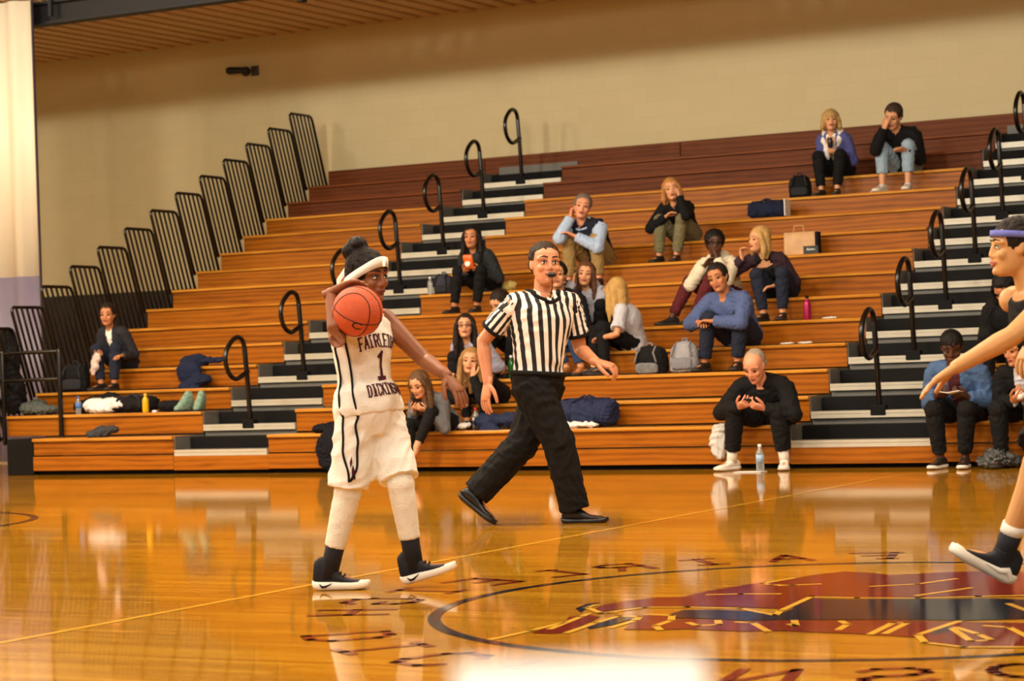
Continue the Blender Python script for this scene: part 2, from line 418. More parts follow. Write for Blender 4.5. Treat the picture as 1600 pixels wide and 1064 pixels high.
def ZD(k): return (RZ(k - 1) if k > 1 else Z1 - RISE) + 0.10   # aisle deck level
def section(label, x0, x1, end_right, first_x0=None):
    S = thing('bleacher_section', label, 'bleachers', (0, 0, 0), group='bleacher sections')
    for k in range(1, NR + 1):
        a = first_x0 if (k == 1 and first_x0 is not None) else x0
        y, z = RY(k), RZ(k); dark = k >= 13; L = x1 - a; cx = (a + x1) / 2  # dark: top rows, where falling-off light is painted into the wood
        zb = RZ(k - 1) + 0.012 if k > 1 else 0.215
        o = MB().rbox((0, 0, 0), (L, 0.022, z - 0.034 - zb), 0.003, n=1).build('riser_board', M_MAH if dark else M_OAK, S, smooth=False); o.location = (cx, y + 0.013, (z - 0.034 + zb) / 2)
        o = MB().rbox((0, 0, 0), (L, 0.32, 0.034), 0.008, n=2).build('seat_board', M_OAKN_DIM if dark else M_OAKN, S, smooth=False); o.location = (cx, y + 0.130, z - 0.017)
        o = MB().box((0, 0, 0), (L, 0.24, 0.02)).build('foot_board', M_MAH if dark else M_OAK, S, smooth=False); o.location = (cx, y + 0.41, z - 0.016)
        if end_right:
            zl = ZD(k) - 0.03
            o = MB().box((0, 0, 0), (0.012, DEP - 0.01, z - zl)).build('end_panel', M_GREY, S, smooth=False); o.location = (x1 + 0.006, y + DEP / 2 + 0.01, (z + zl) / 2 - 0.002)
    a = first_x0 if first_x0 is not None else x0
    o = MB().rbox((0, 0, 0), (x1 - a, 0.022, 0.155), 0.003, n=1).build('kick_board', M_OAK, S, smooth=False); o.location = ((a + x1) / 2, Y1 - 0.004, 0.125)
    o = MB().box((0, 0, 0), (x1 - a, 0.05, 0.06)).build('base_skirt', M_BLK, S, smooth=False); o.location = ((a + x1) / 2, Y1 + 0.09, 0.03)
    return S
S_L = section('left bank of wooden bleacher benches beside the black guard rails', XLL, XL, True, -16.5)
S_M = section('wide middle bank of wooden bleacher benches between the two aisles', XM0, XM1, True)
S_R = section('right bank of wooden bleacher benches beyond the second aisle', XR0, XR1, False)
o = MB().rbox((0, 0, 0), (0.37, 0.5, 0.40), 0.01).build('end_box', M_BLK, S_L, smooth=False); o.location = (-16.69, Y1 + 0.24, 0.2)
BP = thing('bleacher_back_panel', 'wooden panel strip along the top of the bleachers, darkened as if unlit', 'panel', (0, RY(15) - 0.01, RZ(14)))
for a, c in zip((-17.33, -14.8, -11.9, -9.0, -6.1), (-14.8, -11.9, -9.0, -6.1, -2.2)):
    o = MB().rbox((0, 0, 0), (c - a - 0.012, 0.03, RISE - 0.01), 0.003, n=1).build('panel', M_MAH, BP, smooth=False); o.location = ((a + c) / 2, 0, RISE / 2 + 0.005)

def aisle(label, x0, x1):
    A = thing('aisle_steps', label, 'steps', (0, 0, 0), group='aisle stairs')
    L = x1 - x0 - 0.03; cx = (x0 + x1) / 2 + 0.003
    nz = MB(); nz.box((0, 0, -0.013), (L, 0.035, 0.026)).box((0, 0.003, -0.031), (L, 0.029, 0.01)).box((0, 0, -0.0505), (L, 0.035, 0.029)); nzm = nz.mesh('nosing', False)
    bl = MB().rbox((0, 0, 0), (L, 0.25, 0.125), 0.006, n=1).mesh('half_step', False)
    td = MB().box((0, 0, 0), (L, DEP, 0.03)).mesh('tread', False)
    rp = MB().box((0, 0, 0), (L, 0.02, RISE - 0.068)).mesh('riser_panel', False)
    for k in range(1, NR + 1):
        y, z = RY(k), ZD(k)
        o = obj('tread', td, M_GREY, A); o.location = (cx, y + DEP / 2 + 0.02, z - 0.0155)
        o = obj('nosing', nzm, M_ALU, A); o.location = (cx, y, z)
        o = obj('half_step', bl, M_BLK if k < NR else M_GREY, A); o.location = (cx, y + 0.395, z + 0.0625)
        if k > 1:
            o = obj('riser_panel', rp, M_GREY, A); o.location = (cx, y + 0.03, z - 0.066 - (RISE - 0.068) / 2)
    o = MB().rbox((0, 0, 0), (x1 - x0 - 0.004, 0.022, 0.155), 0.003, n=1).build('kick_board', M_OAK, A, smooth=False); o.location = (cx, Y1 - 0.004, 0.118)
    o = MB().box((0, 0, 0), (x1 - x0, 0.05, 0.06)).build('base_skirt', M_BLK, A, smooth=False); o.location = (cx, Y1 + 0.09, 0.03)
    o = MB().box((0, 0, 0), (L, 0.02, RISE)).build('back_riser', M_GREY, A, smooth=False); o.location = (cx, RY(15) - 0.03, ZD(14) + RISE / 2)
aisle('narrow aisle stairs with pale nosings between left and middle bleachers', XL, XM0)
aisle('wide aisle stairs with pale nosings between middle and right bleachers', XM1, XR0)

# --- aisle hand rails: a leaning post with a loop toward the court
def loop_mesh():
    pts = [(0, 0.010, 0.56), (0, -0.10, 0.515), (0, -0.19, 0.485), (0, -0.27, 0.50), (0, -0.345, 0.56), (0, -0.385, 0.65), (0, -0.385, 0.74), (0, -0.34, 0.82), (0, -0.25, 0.895), (0, -0.17, 0.925), (0, -0.10, 0.915), (0, -0.055, 0.87), (0, -0.035, 0.80)]
    P = []
    for i in range(len(pts) - 1):
        for j in range(3):
            t = j / 3; p0 = V(pts[max(i - 1, 0)]); p1 = V(pts[i]); p2 = V(pts[i + 1]); p3 = V(pts[min(i + 2, len(pts) - 1)])
            P.append(0.5 * ((2 * p1) + (p2 - p0) * t + (2 * p0 - 5 * p1 + 4 * p2 - p3) * t * t + (3 * p1 - p0 - 3 * p2 + p3) * t ** 3))
    P.append(V(pts[-1]))
    return MB().tube(P, 0.026, 10).mesh('loop')
LOOP = loop_mesh()
POST = MB().tube([(0, 0.03, 0.0), (0, 0.0, 0.45), (0, -0.035, 0.80)], 0.027, 10).mesh('post')
BASE = MB().rbox((0, 0.02, 0.0), (0.15, 0.09, 0.10), 0.012).mesh('base_socket', False)
ORD = ['lowest', 'second lowest', 'third', 'fourth', 'fifth', 'second highest', 'highest']
for xc, nm in (((XL + XM0) / 2, 'left'), ((XM1 + XR0) / 2, 'right')):
    for i, k in enumerate(range(2, 15, 2)):
        R_ = thing('aisle_handrail', '%s black looped handrail going up the %s aisle' % (ORD[i], nm), 'handrail', (xc, RY(k), ZD(k)), group='aisle handrails')
        obj('post', POST, M_RAIL, R_); obj('loop', LOOP, M_RAIL, R_); obj('base_socket', BASE, M_BLK, R_)

# --- guard rails up the left end
LEAN, GH = 0.36, 1.03
def gr_path():
    def P(s, t): return (0, s * (DEP + 0.02) - t * LEAN, t * GH)
    c = 0.05
    return [P(0, 0), P(0, 0.93), P(0.02, 0.975), P(0.09, 1.0), P(0.9, 1.0), P(0.97, 0.985), P(1.0, 0.94), P(1.0, 0)]
GFR = MB().tube(gr_path(), 0.019, 8).mesh('frame')
GBL = MB().tube([(0, 0, 0.0), (0, -LEAN * 0.99, GH * 0.99)], 0.0155, 6).mesh('baluster')
GBR = MB().tube([(0, 0, 0.02), (0, DEP + 0.02, 0.02)], 0.013, 6).mesh('bottom_rail')
GORD = ['lowest', 'second', 'third', 'fourth', 'fifth', 'sixth', 'seventh', 'eighth', 'ninth', 'tenth', 'eleventh', 'twelfth', 'thirteenth', 'topmost']
for k in range(1, NR + 1):
    G = thing('guard_rail', '%s black barred guard panel counting up the left end of the bleachers' % GORD[k - 1], 'guard rail', (XLL - 0.04, RY(k), RZ(k) - 0.03), group='guard rail panels')
    obj('frame', GFR, M_RAIL, G); obj('bottom_rail', GBR, M_RAIL, G)
    for j in range(1, 6):
        o = obj('baluster', GBL, M_RAIL, G); o.location = (0, j * (DEP + 0.02) / 6, 0)
FR = thing('front_rail', 'low black two-bar rail at the front corner of the left bleachers', 'rail', (-16.92, 19.77, 0.34))
for x in (-0.415, 0.41): MB().tube([(x, 0, 0.0), (x, 0, 1.03)], 0.028, 8).build('post', M_RAIL, FR)
for z in (1.02, 0.71): MB().tube([(-0.415, 0, z), (0.41, 0, z)], 0.022, 8).build('bar', M_RAIL, FR)

# ================================================================== COURT PAINT (flat paint, parts of the floor)
M_NAVY = mat('paint_navy', (12, 24, 40), rough=0.08, var=0.1, spec=0.22)
M_MAR = mat('paint_maroon', (112, 34, 20), rough=0.08, var=0.1, spec=0.22)
M_YEL = mat('paint_gold', (222, 172, 60), rough=0.08, var=0.06, spec=0.22)
M_YLN = mat('paint_line_gold', (218, 164, 52), rough=0.08, var=0.05, spec=0.22)
CX, CY, CR = -3.278, 8.987, 1.80
def ring(cx, cy, r, w, z, t0=0, t1=2 * PI, n=96):
    mb = MB(); vs = []
    for i in range(n + 1):
        t = t0 + (t1 - t0) * i / n; c, s = math.cos(t), math.sin(t)
        vs += [(cx + (r - w) * c, cy + (r - w) * s, z), (cx + r * c, cy + r * s, z)]
    return mb.add(vs, [(2 * i, 2 * i + 1, 2 * i + 3, 2 * i + 2) for i in range(n)])
def paint(name, mb, m): return mb.build(name, m, FLOOR, smooth=False)
paint('court_line', ring(CX, CY, CR, 0.055, 0.0015), M_NAVY)
paint('court_line', ring(-12.6, 12.45, 1.5, 0.06, 0.0015), M_NAVY)
paint('court_line', MB().add([(-6.22, -3, 0.0012), (-6.17, -3, 0.0012), (-6.17, 18.2, 0.0012), (-6.22, 18.2, 0.0012)], [(0, 1, 2, 3)]), M_YLN)
paint('court_line', MB().add([(-24, 18.2, 0.0012), (6, 18.2, 0.0012), (6, 18.25, 0.0012), (-24, 18.25, 0.0012)], [(0, 1, 2, 3)]), M_YLN)
TXT = 'FAIRLEIGH DICKINSON UNIVERSITY '
for i, ch in enumerate(TXT):
    if ch == ' ': continue
    a0 = PI * 1.5 + 2 * PI * (i - 14) / len(TXT)
    def fn(u, v, a0=a0):
        r = CR + 0.52 - v; a = a0 + u / (CR + 0.35)
        return (CX + r * math.cos(a), CY + r * math.sin(a), 0.0018)
    mb = MB(); lettering(mb, ch, 0.24, 0.32, 0, 0.045, lambda u, v, fn=fn: fn(u, 0.32 - v), 0.05)
    paint('court_letter', mb, M_MAR)
SHAPES = {
 'maroon_upper':[(-4.280,8.534),(-4.324,8.681),(-4.289,8.865),(-4.214,9.018),(-4.102,9.063),(-4.096,9.316),(-4.036,9.542),(-3.997,9.703),(-3.926,9.762),(-3.886,10.050),(-3.791,10.246),(-3.635,10.194),(-3.514,10.103),(-3.350,10.234),(-3.160,10.332),(-2.863,10.301),(-2.642,9.991),(-2.485,9.391),(-2.857,9.327),(-3.087,9.215),(-3.343,9.171),(-3.570,9.204),(-3.500,8.693),(-3.533,8.715),(-3.738,8.749),(-3.936,8.724),(-4.120,8.661),(-4.213,8.457)],
 'navy_band':[(-3.891,8.453),(-3.891,8.591),(-3.755,8.628),(-3.535,8.587),(-3.440,8.499),(-3.458,8.729),(-3.491,8.807),(-3.524,9.103),(-3.316,9.098),(-3.063,9.143),(-2.795,9.231),(-2.563,9.203),(-2.373,8.961),(-2.395,8.593),(-2.657,8.465),(-2.956,8.445),(-3.363,8.347),(-3.482,8.297),(-3.694,8.332),(-3.812,8.324)],
 'maroon_lower':[(-3.981,8.381),(-3.863,8.362),(-3.813,8.298),(-3.684,8.308),(-3.472,8.274),(-3.353,8.323),(-2.948,8.421),(-2.675,8.426),(-2.412,8.441),(-2.223,8.384),(-2.121,7.787),(-2.317,7.721),(-2.521,7.758),(-2.667,7.943),(-2.921,8.001),(-3.232,8.019),(-3.379,7.973),(-3.611,7.996),(-3.719,7.948),(-3.856,7.934)],
 'maroon_tail':[(-4.163,7.744),(-4.185,7.921),(-4.163,8.016),(-4.268,8.270),(-4.229,8.360),(-4.134,8.297),(-4.074,7.997),(-4.033,7.784),(-4.081,7.749)],
 'navy_tip':[(-4.381,8.554),(-4.411,8.723),(-4.377,8.789),(-4.370,8.672),(-4.324,8.536),(-4.292,8.430)],
 'navy_slot':[(-4.027,7.957),(-4.067,8.231),(-4.015,8.321),(-3.974,8.265),(-3.962,8.071),(-3.992,7.915)],
 'navy_e':[(-2.658,8.059),(-2.678,8.362),(-2.609,8.161),(-2.633,8.018)],
}
LINES = [
 [(-4.150,8.458),(-4.196,8.421),(-4.344,8.590),(-4.352,8.693)],
 [(-4.027,7.785),(-4.059,8.102),(-4.070,8.337),(-3.971,8.330),(-3.932,8.206),(-3.930,7.977)],
 [(-3.974,8.410),(-3.857,8.395),(-3.788,8.235),(-3.777,8.059),(-3.707,7.951)],
 [(-4.176,8.453),(-4.099,8.647),(-3.922,8.692),(-3.678,8.687),(-3.442,8.488),(-3.480,8.642),(-3.545,9.159),(-3.334,9.148),(-3.076,9.182),(-2.847,9.293),(-2.670,9.359)],
 [(-4.026,9.156),(-3.897,9.210),(-3.729,9.238)],
 [(-3.799,9.599),(-3.908,9.595),(-3.969,9.653),(-3.918,9.903)], [(-3.850,9.571),(-3.701,9.661)],
 [(-3.428,9.606),(-3.258,9.731),(-3.160,9.980)], [(-3.110,9.283),(-2.978,9.614)],
 [(-2.864,7.991),(-2.896,8.342),(-2.844,8.352),(-2.817,8.024)],
 [(-2.666,8.438),(-2.688,8.006),(-2.593,7.806),(-2.425,7.717),(-2.196,7.770)],
 [(-2.618,8.207),(-2.448,7.882),(-2.381,7.919),(-2.479,8.075),(-2.621,8.253)],
 [(-2.524,8.321),(-2.428,8.294),(-2.291,8.049)], [(-3.272,8.214),(-3.231,8.174),(-3.300,8.334)],
 [(-3.028,8.096),(-3.052,8.260),(-3.109,8.348)], [(-3.686,8.179),(-3.610,8.094),(-3.546,8.157),(-3.602,8.273)],
 [(-3.504,8.242),(-3.435,8.231),(-3.276,7.995)], [(-4.224,7.532),(-4.200,7.813),(-4.195,8.080)],
 [(-4.150,7.881),(-4.217,8.281),(-4.235,8.386)], [(-2.645,9.047),(-2.509,8.828)],
]
for nm, poly in SHAPES.items():
    bm = bmesh.new(); bm.faces.new([bm.verts.new((x, y, 0.0022 if 'maroon' in nm else 0.0026)) for x, y in poly])
    bmesh.ops.triangulate(bm, faces=bm.faces[:]); bmesh.ops.recalc_face_normals(bm, faces=bm.faces[:])
    me = bpy.data.meshes.new('emblem_shape'); bm.to_mesh(me); bm.free()
    obj('emblem_shape', me, M_MAR if 'maroon' in nm else M_NAVY, FLOOR)
for ln in LINES:
    mb = MB(); strip(mb, ln, 0.03, lambda u, v: (u, v, 0.003), 0.2); paint('emblem_outline', mb, M_YEL)
# ================================================================== PEOPLE
# local frame of a figure: x = toward the court / viewer (f), y = viewer's right (l), z = up (u)
def rotz(v, a): c, s = math.cos(a), math.sin(a); return V((v[0] * c - v[1] * s, v[0] * s + v[1] * c, v[2]))
def ik(a, c, l1, l2, pole):
    """elbow / knee of a two-bone limb from a to c; returns joint and reachable end"""
    a, c = V(a), V(c); d = c - a; D = d.length
    D2 = min(max(D, abs(l1 - l2) + 0.01), (l1 + l2) * 0.998); d = d / max(D, 1e-6); c = a + d * D2
    x = (l1 * l1 - l2 * l2 + D2 * D2) / (2 * D2); h = math.sqrt(max(0, l1 * l1 - x * x))
    p = V(pole); p = p - d * p.dot(d); p = p.normalized() if p.length > 1e-5 else d.orthogonal().normalized()
    return a + d * x + p * h, c
def hand(mb, w, d, n, side, s, curl=18, spread=1.0, thumb=0.25):
    """palm and five separate fingers; side +1 = anatomical left; n points out of the palm"""
    d = V(d).normalized(); n = V(n) - d * V(n).dot(d); n = n.normalized() if n.length > 1e-4 else d.orthogonal().normalized()
    x = n.cross(d) * side
    P = lambda a, b, c=0: w + d * a * s + x * b * s + n * c * s
    mb.loft([(P(-.03, 0), x * .026 * s, n * .020 * s), (P(0, 0), x * .027 * s, n * .019 * s), (P(.03, .002), x * .035 * s, n * .017 * s), (P(.065, .002), x * .041 * s, n * .015 * s), (P(.092, 0), x * .040 * s, n * .012 * s), (P(.10, 0), x * .030 * s, n * .007 * s)], 10, 0.75)
    for off, L, fan in ((.030, .072, .10), (.010, .081, .03), (-.010, .076, -.04), (-.029, .060, -.12)):
        p = P(.086, off); q0 = (d + x * fan * spread).normalized(); pts = [p]; a = 0.0
        for k, fr in enumerate((.45, .31, .24)):
            a += math.radians(curl); q = q0 * math.cos(a) + n * math.sin(a)
            p = p + q * L * fr * s; pts.append(p)
        mb.tube(pts, [.0098 * s, .009 * s, .0082 * s, .0068 * s], 7)
    t0 = P(.018, .022); t1 = t0 + (d * .62 + x * .72 + n * thumb).normalized() * .042 * s; t2 = t1 + (d * .86 + x * .32 + n * (thumb + .1)).normalized() * .034 * s
    t3 = t2 + (d * .95 + x * .1 + n * (thumb + .15)).normalized() * .024 * s
    mb.tube([t0, t1, t2, t3], [.014 * s, .0115 * s, .0105 * s, .0085 * s], 7)

HEAD = [(-.114, .070, .020, .020), (-.106, .084, -.005, .036), (-.085, .089, -.035, .050), (-.058, .090, -.060, .0585), (-.03, .087, -.082, .064), (0, .083, -.096, .069), (.028, .089, -.102, .073), (.058, .084, -.099, .072), (.082, .066, -.084, .061), (.100, .038, -.058, .043), (.110, .008, -.032, .022), (.113, -.008, -.016, .006)]
class Fig: pass
def figure(label, root, phi, H, pel, head, look=(0, 0, 0), face=0, chest=None, R=None, L=None, fR=None, fL=None, poleR=None, poleL=None,
           kneeR=None, kneeL=None, handR={}, handL={}, skinc='fair', fem=False, voxel=0.0105, build=1.0, torso=None, name='person', cat='person', group=None, bend=0.25, headk=1.0, armk=1.0):
    """builds the bare body (one continuous mesh with hands) and returns its frames for clothing"""
    g = Fig(); s = H / 1.7; g.s = s
    g.root = thing(name, label, cat, root, phi, group)
    fa = math.radians(face); ca = math.radians(face if chest is None else chest)
    X, Yv, Z = V((1, 0, 0)), V((0, 1, 0)), V((0, 0, 1))
    g.pf, g.pl = rotz(X, fa), rotz(Yv, fa); g.cf, g.cl = rotz(X, ca), rotz(Yv, ca)
    pel = V(pel); hc = V(head)
    y, p, r = [math.radians(a) for a in look]
    hf = V((math.cos(p) * math.cos(y), math.cos(p) * math.sin(y), -math.sin(p)))
    hl = V((-math.sin(y), math.cos(y), 0)); hu = hf.cross(hl).normalized()
    hl2 = hl * math.cos(r) + hu * math.sin(r); hu = hf.cross(hl2).normalized(); hl = hl2
    g.hc, g.hf, g.hl, g.hu = hc, hf, hl, hu; hs = s * (0.98 if fem else 1.0) * 1.14 * headk; g.hs = hs
    nk = hc - hu * 0.098 * hs - hf * 0.028 * hs      # top of neck
    up = (nk - pel).normalized(); neck = nk - (up * 0.6 + Z * 0.4).normalized() * 0.062 * s
    if torso is not None: neck = V(torso)
    g.pel, g.neck = pel, neck
    ctrl = pel.lerp(neck, 0.5) - g.pf * bend * 0.3 * (neck - pel).length
    def spine(t):
        if t < 0: return pel + (ctrl - pel) * 2 * t
        return pel * (1 - t) ** 2 + ctrl * 2 * t * (1 - t) + neck * t * t
    def tan(t):
        t = min(max(t, 0), 1); return ((ctrl - pel) * (1 - t) + (neck - ctrl) * t).normalized()
    g.spine, g.tan = spine, tan
    # girdle of the torso at t: half width, half depth
    if fem: prof = [(-.30, .10, .085), (-.14, .155, .112), (0, .168, .118), (.22, .140, .100), (.42, .134, .100), (.60, .150, .122), (.72, .158, .118), (.84, .150, .098), (.93, .118, .076), (1.0, .060, .058)]
    else: prof = [(-.30, .10, .085), (-.14, .145, .108), (0, .158, .115), (.22, .146, .108), (.42, .150, .112), (.60, .168, .124), (.74, .180, .122), (.86, .170, .102), (.94, .128, .080), (1.0, .064, .062)]
    def girdle(t):
        for a, c in zip(prof, prof[1:]):
            if t <= c[0]:
                k = (t - a[0]) / (c[0] - a[0]); k = max(0, k); return [(a[i] + (c[i] - a[i]) * k) * s * build for i in (1, 2)]
        return [q * s * build for q in prof[-1][1:]]
    def frame(t):
        k = min(max(t, 0), 1); T = tan(t); l = (g.pl * (1 - k) + g.cl * k); l = (l - T * l.dot(T)).normalized(); return T, l, l.cross(T).normalized()
    def tring(t, off=0.0, offd=None):
        T, l, f = frame(t); w, dd = girdle(t)
        return (spine(t), l * (w + off), f * (dd + (off if offd is None else offd)))
    g.tring, g.frame, g.girdle = tring, frame, girdle
    def tsurf(t, ang, off=0.0):
        c, a, b_ = tring(t, off); return c + a * math.sin(ang) + b_ * math.cos(ang)   # ang 0 = front, + toward figure's left
    g.tsurf = tsurf
    sw = (0.160 if fem else 0.185) * s * (0.5 + 0.5 * build)
    T1 = tan(0.9); g.sh = {}
    for sd, k in (('R', -1), ('L', 1)): g.sh[sd] = spine(0.90) + g.cl * sw * k - T1 * 0.012 * s
    ua, fo = 0.172 * H, 0.150 * H; g.el, g.wr, g.hd = {}, {}, {}
    for sd, k, tg, pole in (('R', -1, R, poleR), ('L', 1, L, poleL)):
        if pole is None: pole = g.cl * 0.55 * k - Z * 0.8 - g.cf * 0.35
        opt = handR if sd == 'R' else handL
        if 'w' in opt:
            e, c = ik(g.sh[sd], opt['w'], ua, fo, pole)
        else:
            e, c = ik(g.sh[sd], tg, ua, fo + 0.075 * s, pole)
        dd = (c - e).normalized(); g.el[sd] = e; g.wr[sd] = e + dd * fo; g.hd[sd] = dd
    th, sn = 0.245 * H, 0.243 * H; g.hip, g.kn, g.an = {}, {}, {}
    for sd, k, ft, pole in (('R', -1, fR, kneeR), ('L', 1, fL, kneeL)):
        hp = pel + g.pl * 0.088 * s * k - tan(0) * 0.01
        if pole is None: pole = g.pf * 1.0 + Z * 0.9 + g.pl * 0.18 * k
        kk, c = ik(hp, V(ft[:3]), th, sn, pole); g.hip[sd], g.kn[sd], g.an[sd] = hp, kk, c
    g.foot = {'R': fR, 'L': fL}
    # ---- body
    mb = MB(); mb.loft([tring(t) for t in (-.22, -.14, 0, .12, .25, .42, .55, .66, .75, .84, .92, .98, 1.0)], 20)
    mb.tube([spine(0.94), neck, nk + hu * 0.02 * s, nk + hu * 0.05 * s], [.062 * s, (.050 if fem else .058) * s, (.047 if fem else .056) * s, .05 * s], 12)
    hp_ = lambda f, l, u: hc + hf * f * hs + hl * l * hs + hu * u * hs
    g.hp = hp_
    mb.loft([(hp_((a + c) / 2, 0, z), hf * (a - c) / 2 * hs, hl * w * hs) for z, a, c, w in HEAD], 22, 0.92)
    for k in (-1, 1):
        mb.tube([hp_(.080, .010 * k, .024), hp_(.078, .036 * k, .027), hp_(.062, .056 * k, .022)], [.010 * hs, .011 * hs, .010 * hs], 8)
        mb.ell(hp_(.064, .040 * k, -.026), hf * .022 * hs, hl * .022 * hs, hu * .022 * hs)
        mb.ell(hp_(.090, .0115 * k, -.031), hf * .011 * hs, hl * .010 * hs, hu * .008 * hs, 8, 6)
        mb.ell(hp_(-.006, .074 * k, -.004), (hf * .017 - hl * .004 * k) * hs, hl * .008 * hs, (hu * .030 - hf * .004) * hs, 10, 7)
    mb.tube([hp_(.082, 0, .022), hp_(.093, 0, -.004), hp_(.098, 0, -.026)], [.009 * hs, .010 * hs, .0125 * hs], 8)
    mb.ell(hp_(.084, 0, -.092), hf * .016 * hs, hl * .022 * hs, hu * .016 * hs)
    mb.ell(hp_(.085, 0, -.055), hf * .013 * hs, hl * .026 * hs, hu * .016 * hs)
    af = (0.9 if fem else 1.05) * armk
    for sd in 'RL':
        S_, E_, W_ = g.sh[sd], g.el[sd], g.wr[sd]
        mb.tube([S_ - (E_ - S_) * .04, S_.lerp(E_, .25), S_.lerp(E_, .6), E_, E_.lerp(W_, .25), E_.lerp(W_, .65), W_], [q * s * af for q in (.052, .049, .043, .038, .040, .032, .027)], 10)
        Hp, K_, A_ = g.hip[sd], g.kn[sd], g.an[sd]; cb = (A_ - K_).normalized(); kb = V(g.pf); kb = -(kb - cb * kb.dot(cb)) * .012 * s
        mb.tube([Hp, Hp.lerp(K_, .3), Hp.lerp(K_, .75), K_, K_.lerp(A_, .28) + kb, K_.lerp(A_, .65), A_], [q * s for q in (.088, .080, .062, .054, .055, .042, .034)], 12)
        if g.foot[sd] is not None:
            ft = g.foot[sd]; ya = math.radians(ft[3] if len(ft) > 3 else face); pa = math.radians(ft[4] if len(ft) > 4 else 0)
            fd = V((math.cos(ya) * math.cos(pa), math.sin(ya) * math.cos(pa), math.sin(pa))); fu = V((-math.cos(ya) * math.sin(pa), -math.sin(ya) * math.sin(pa), math.cos(pa)))
            setattr(g, 'fd' + sd, fd); setattr(g, 'fu' + sd, fu)
            A2 = A_; mb.tube([A2 - fu * .035 * s - fd * .035 * s, A2 - fu * .035 * s + fd * .04 * s, A2 - fu * .048 * s + fd * .10 * s, A2 - fu * .055 * s + fd * .15 * s], [.026 * s, .028 * s, .026 * s, .016 * s], 10)
    me = remesh(mb, voxel, 2, 0.5)
    hb = MB()
    for sd, k, opt in (('R', -1, handR), ('L', 1, handL)):
        d = V(opt.get('d', g.hd[sd])); n = V(opt.get('n', (0, 0, -1)))
        hand(hb, g.wr[sd], d, n, k, s * af * 1.02, opt.get('curl', 20), opt.get('spread', 1.0), opt.get('thumb', .25))
    me = join_mesh(me, hb); me.name = 'body'
    g.skin = SK[skinc]; g.body = obj('body', me, g.skin, g.root)
    g.fem, g.af, g.face = fem, af, face
    return g
SK = {'gold': skin('gold', (206, 154, 98)), 'ruddy': skin('ruddy', (198, 134, 98)), 'fair': skin('fair', (206, 148, 108)), 'tan': skin('tan', (184, 122, 80)), 'brown': skin('brown', (136, 82, 50)), 'dark': skin('dark', (78, 46, 30)), 'pink': skin('pink', (214, 146, 112))}
M_EYEW = mat('eye_white', (226, 220, 208), rough=0.2, var=0.02); M_IRIS = mat('eye_dark', (34, 22, 16), rough=0.15, var=0.1)
def face_parts(g, brow=(50, 34, 24), lip=(150, 78, 62), fine=False, mouth_open=False):
    hs = g.hs; bm_ = hairm('brow_%d_%d' % (brow[0], brow[1]), brow); lm = skin('lip_%d_%d' % (lip[0], lip[1]), lip)
    for k in (-1, 1):
        mb = MB(); c = g.hp(.077, .031 * k, .003)
        mb.ell(c, g.hf * .011 * hs, g.hl * .0145 * hs, g.hu * (.0085 if fine else .0075) * hs, 12, 8)
        e = mb.build('eye', M_EYEW if fine else M_IRIS, g.root)
        if fine:
            mb = MB(); mb.ell(g.hp(.0845, .031 * k, .003), g.hf * .0045 * hs, g.hl * .0068 * hs, g.hu * .0070 * hs, 10, 7); mb.build('iris', M_IRIS, e)
            mb = MB(); mb.tube([g.hp(.084, .016 * k, .008), g.hp(.088, .030 * k, .013), g.hp(.079, .047 * k, .006)], .0026 * hs, 6); mb.build('eyelid', bm_, e)
        mb = MB(); mb.tube([g.hp(.091, .014 * k, .032), g.hp(.0885, .034 * k, .037), g.hp(.072, .054 * k, .029)], [.0032 * hs, .0036 * hs, .002 * hs], 7); mb.build('eyebrow', bm_, g.root)
    mb = MB(); mb.tube([g.hp(.088, -.024, -.057), g.hp(.0985, -.008, -.053), g.hp(.0985, .008, -.053), g.hp(.088, .024, -.057)], [.004 * hs, .0062 * hs, .0062 * hs, .004 * hs], 8)
    mb.tube([g.hp(.088, -.022, -.059), g.hp(.097, 0, -.066), g.hp(.088, .022, -.059)], [.004 * hs, .0075 * hs, .004 * hs], 8); mb.build('lips', lm, g.root)
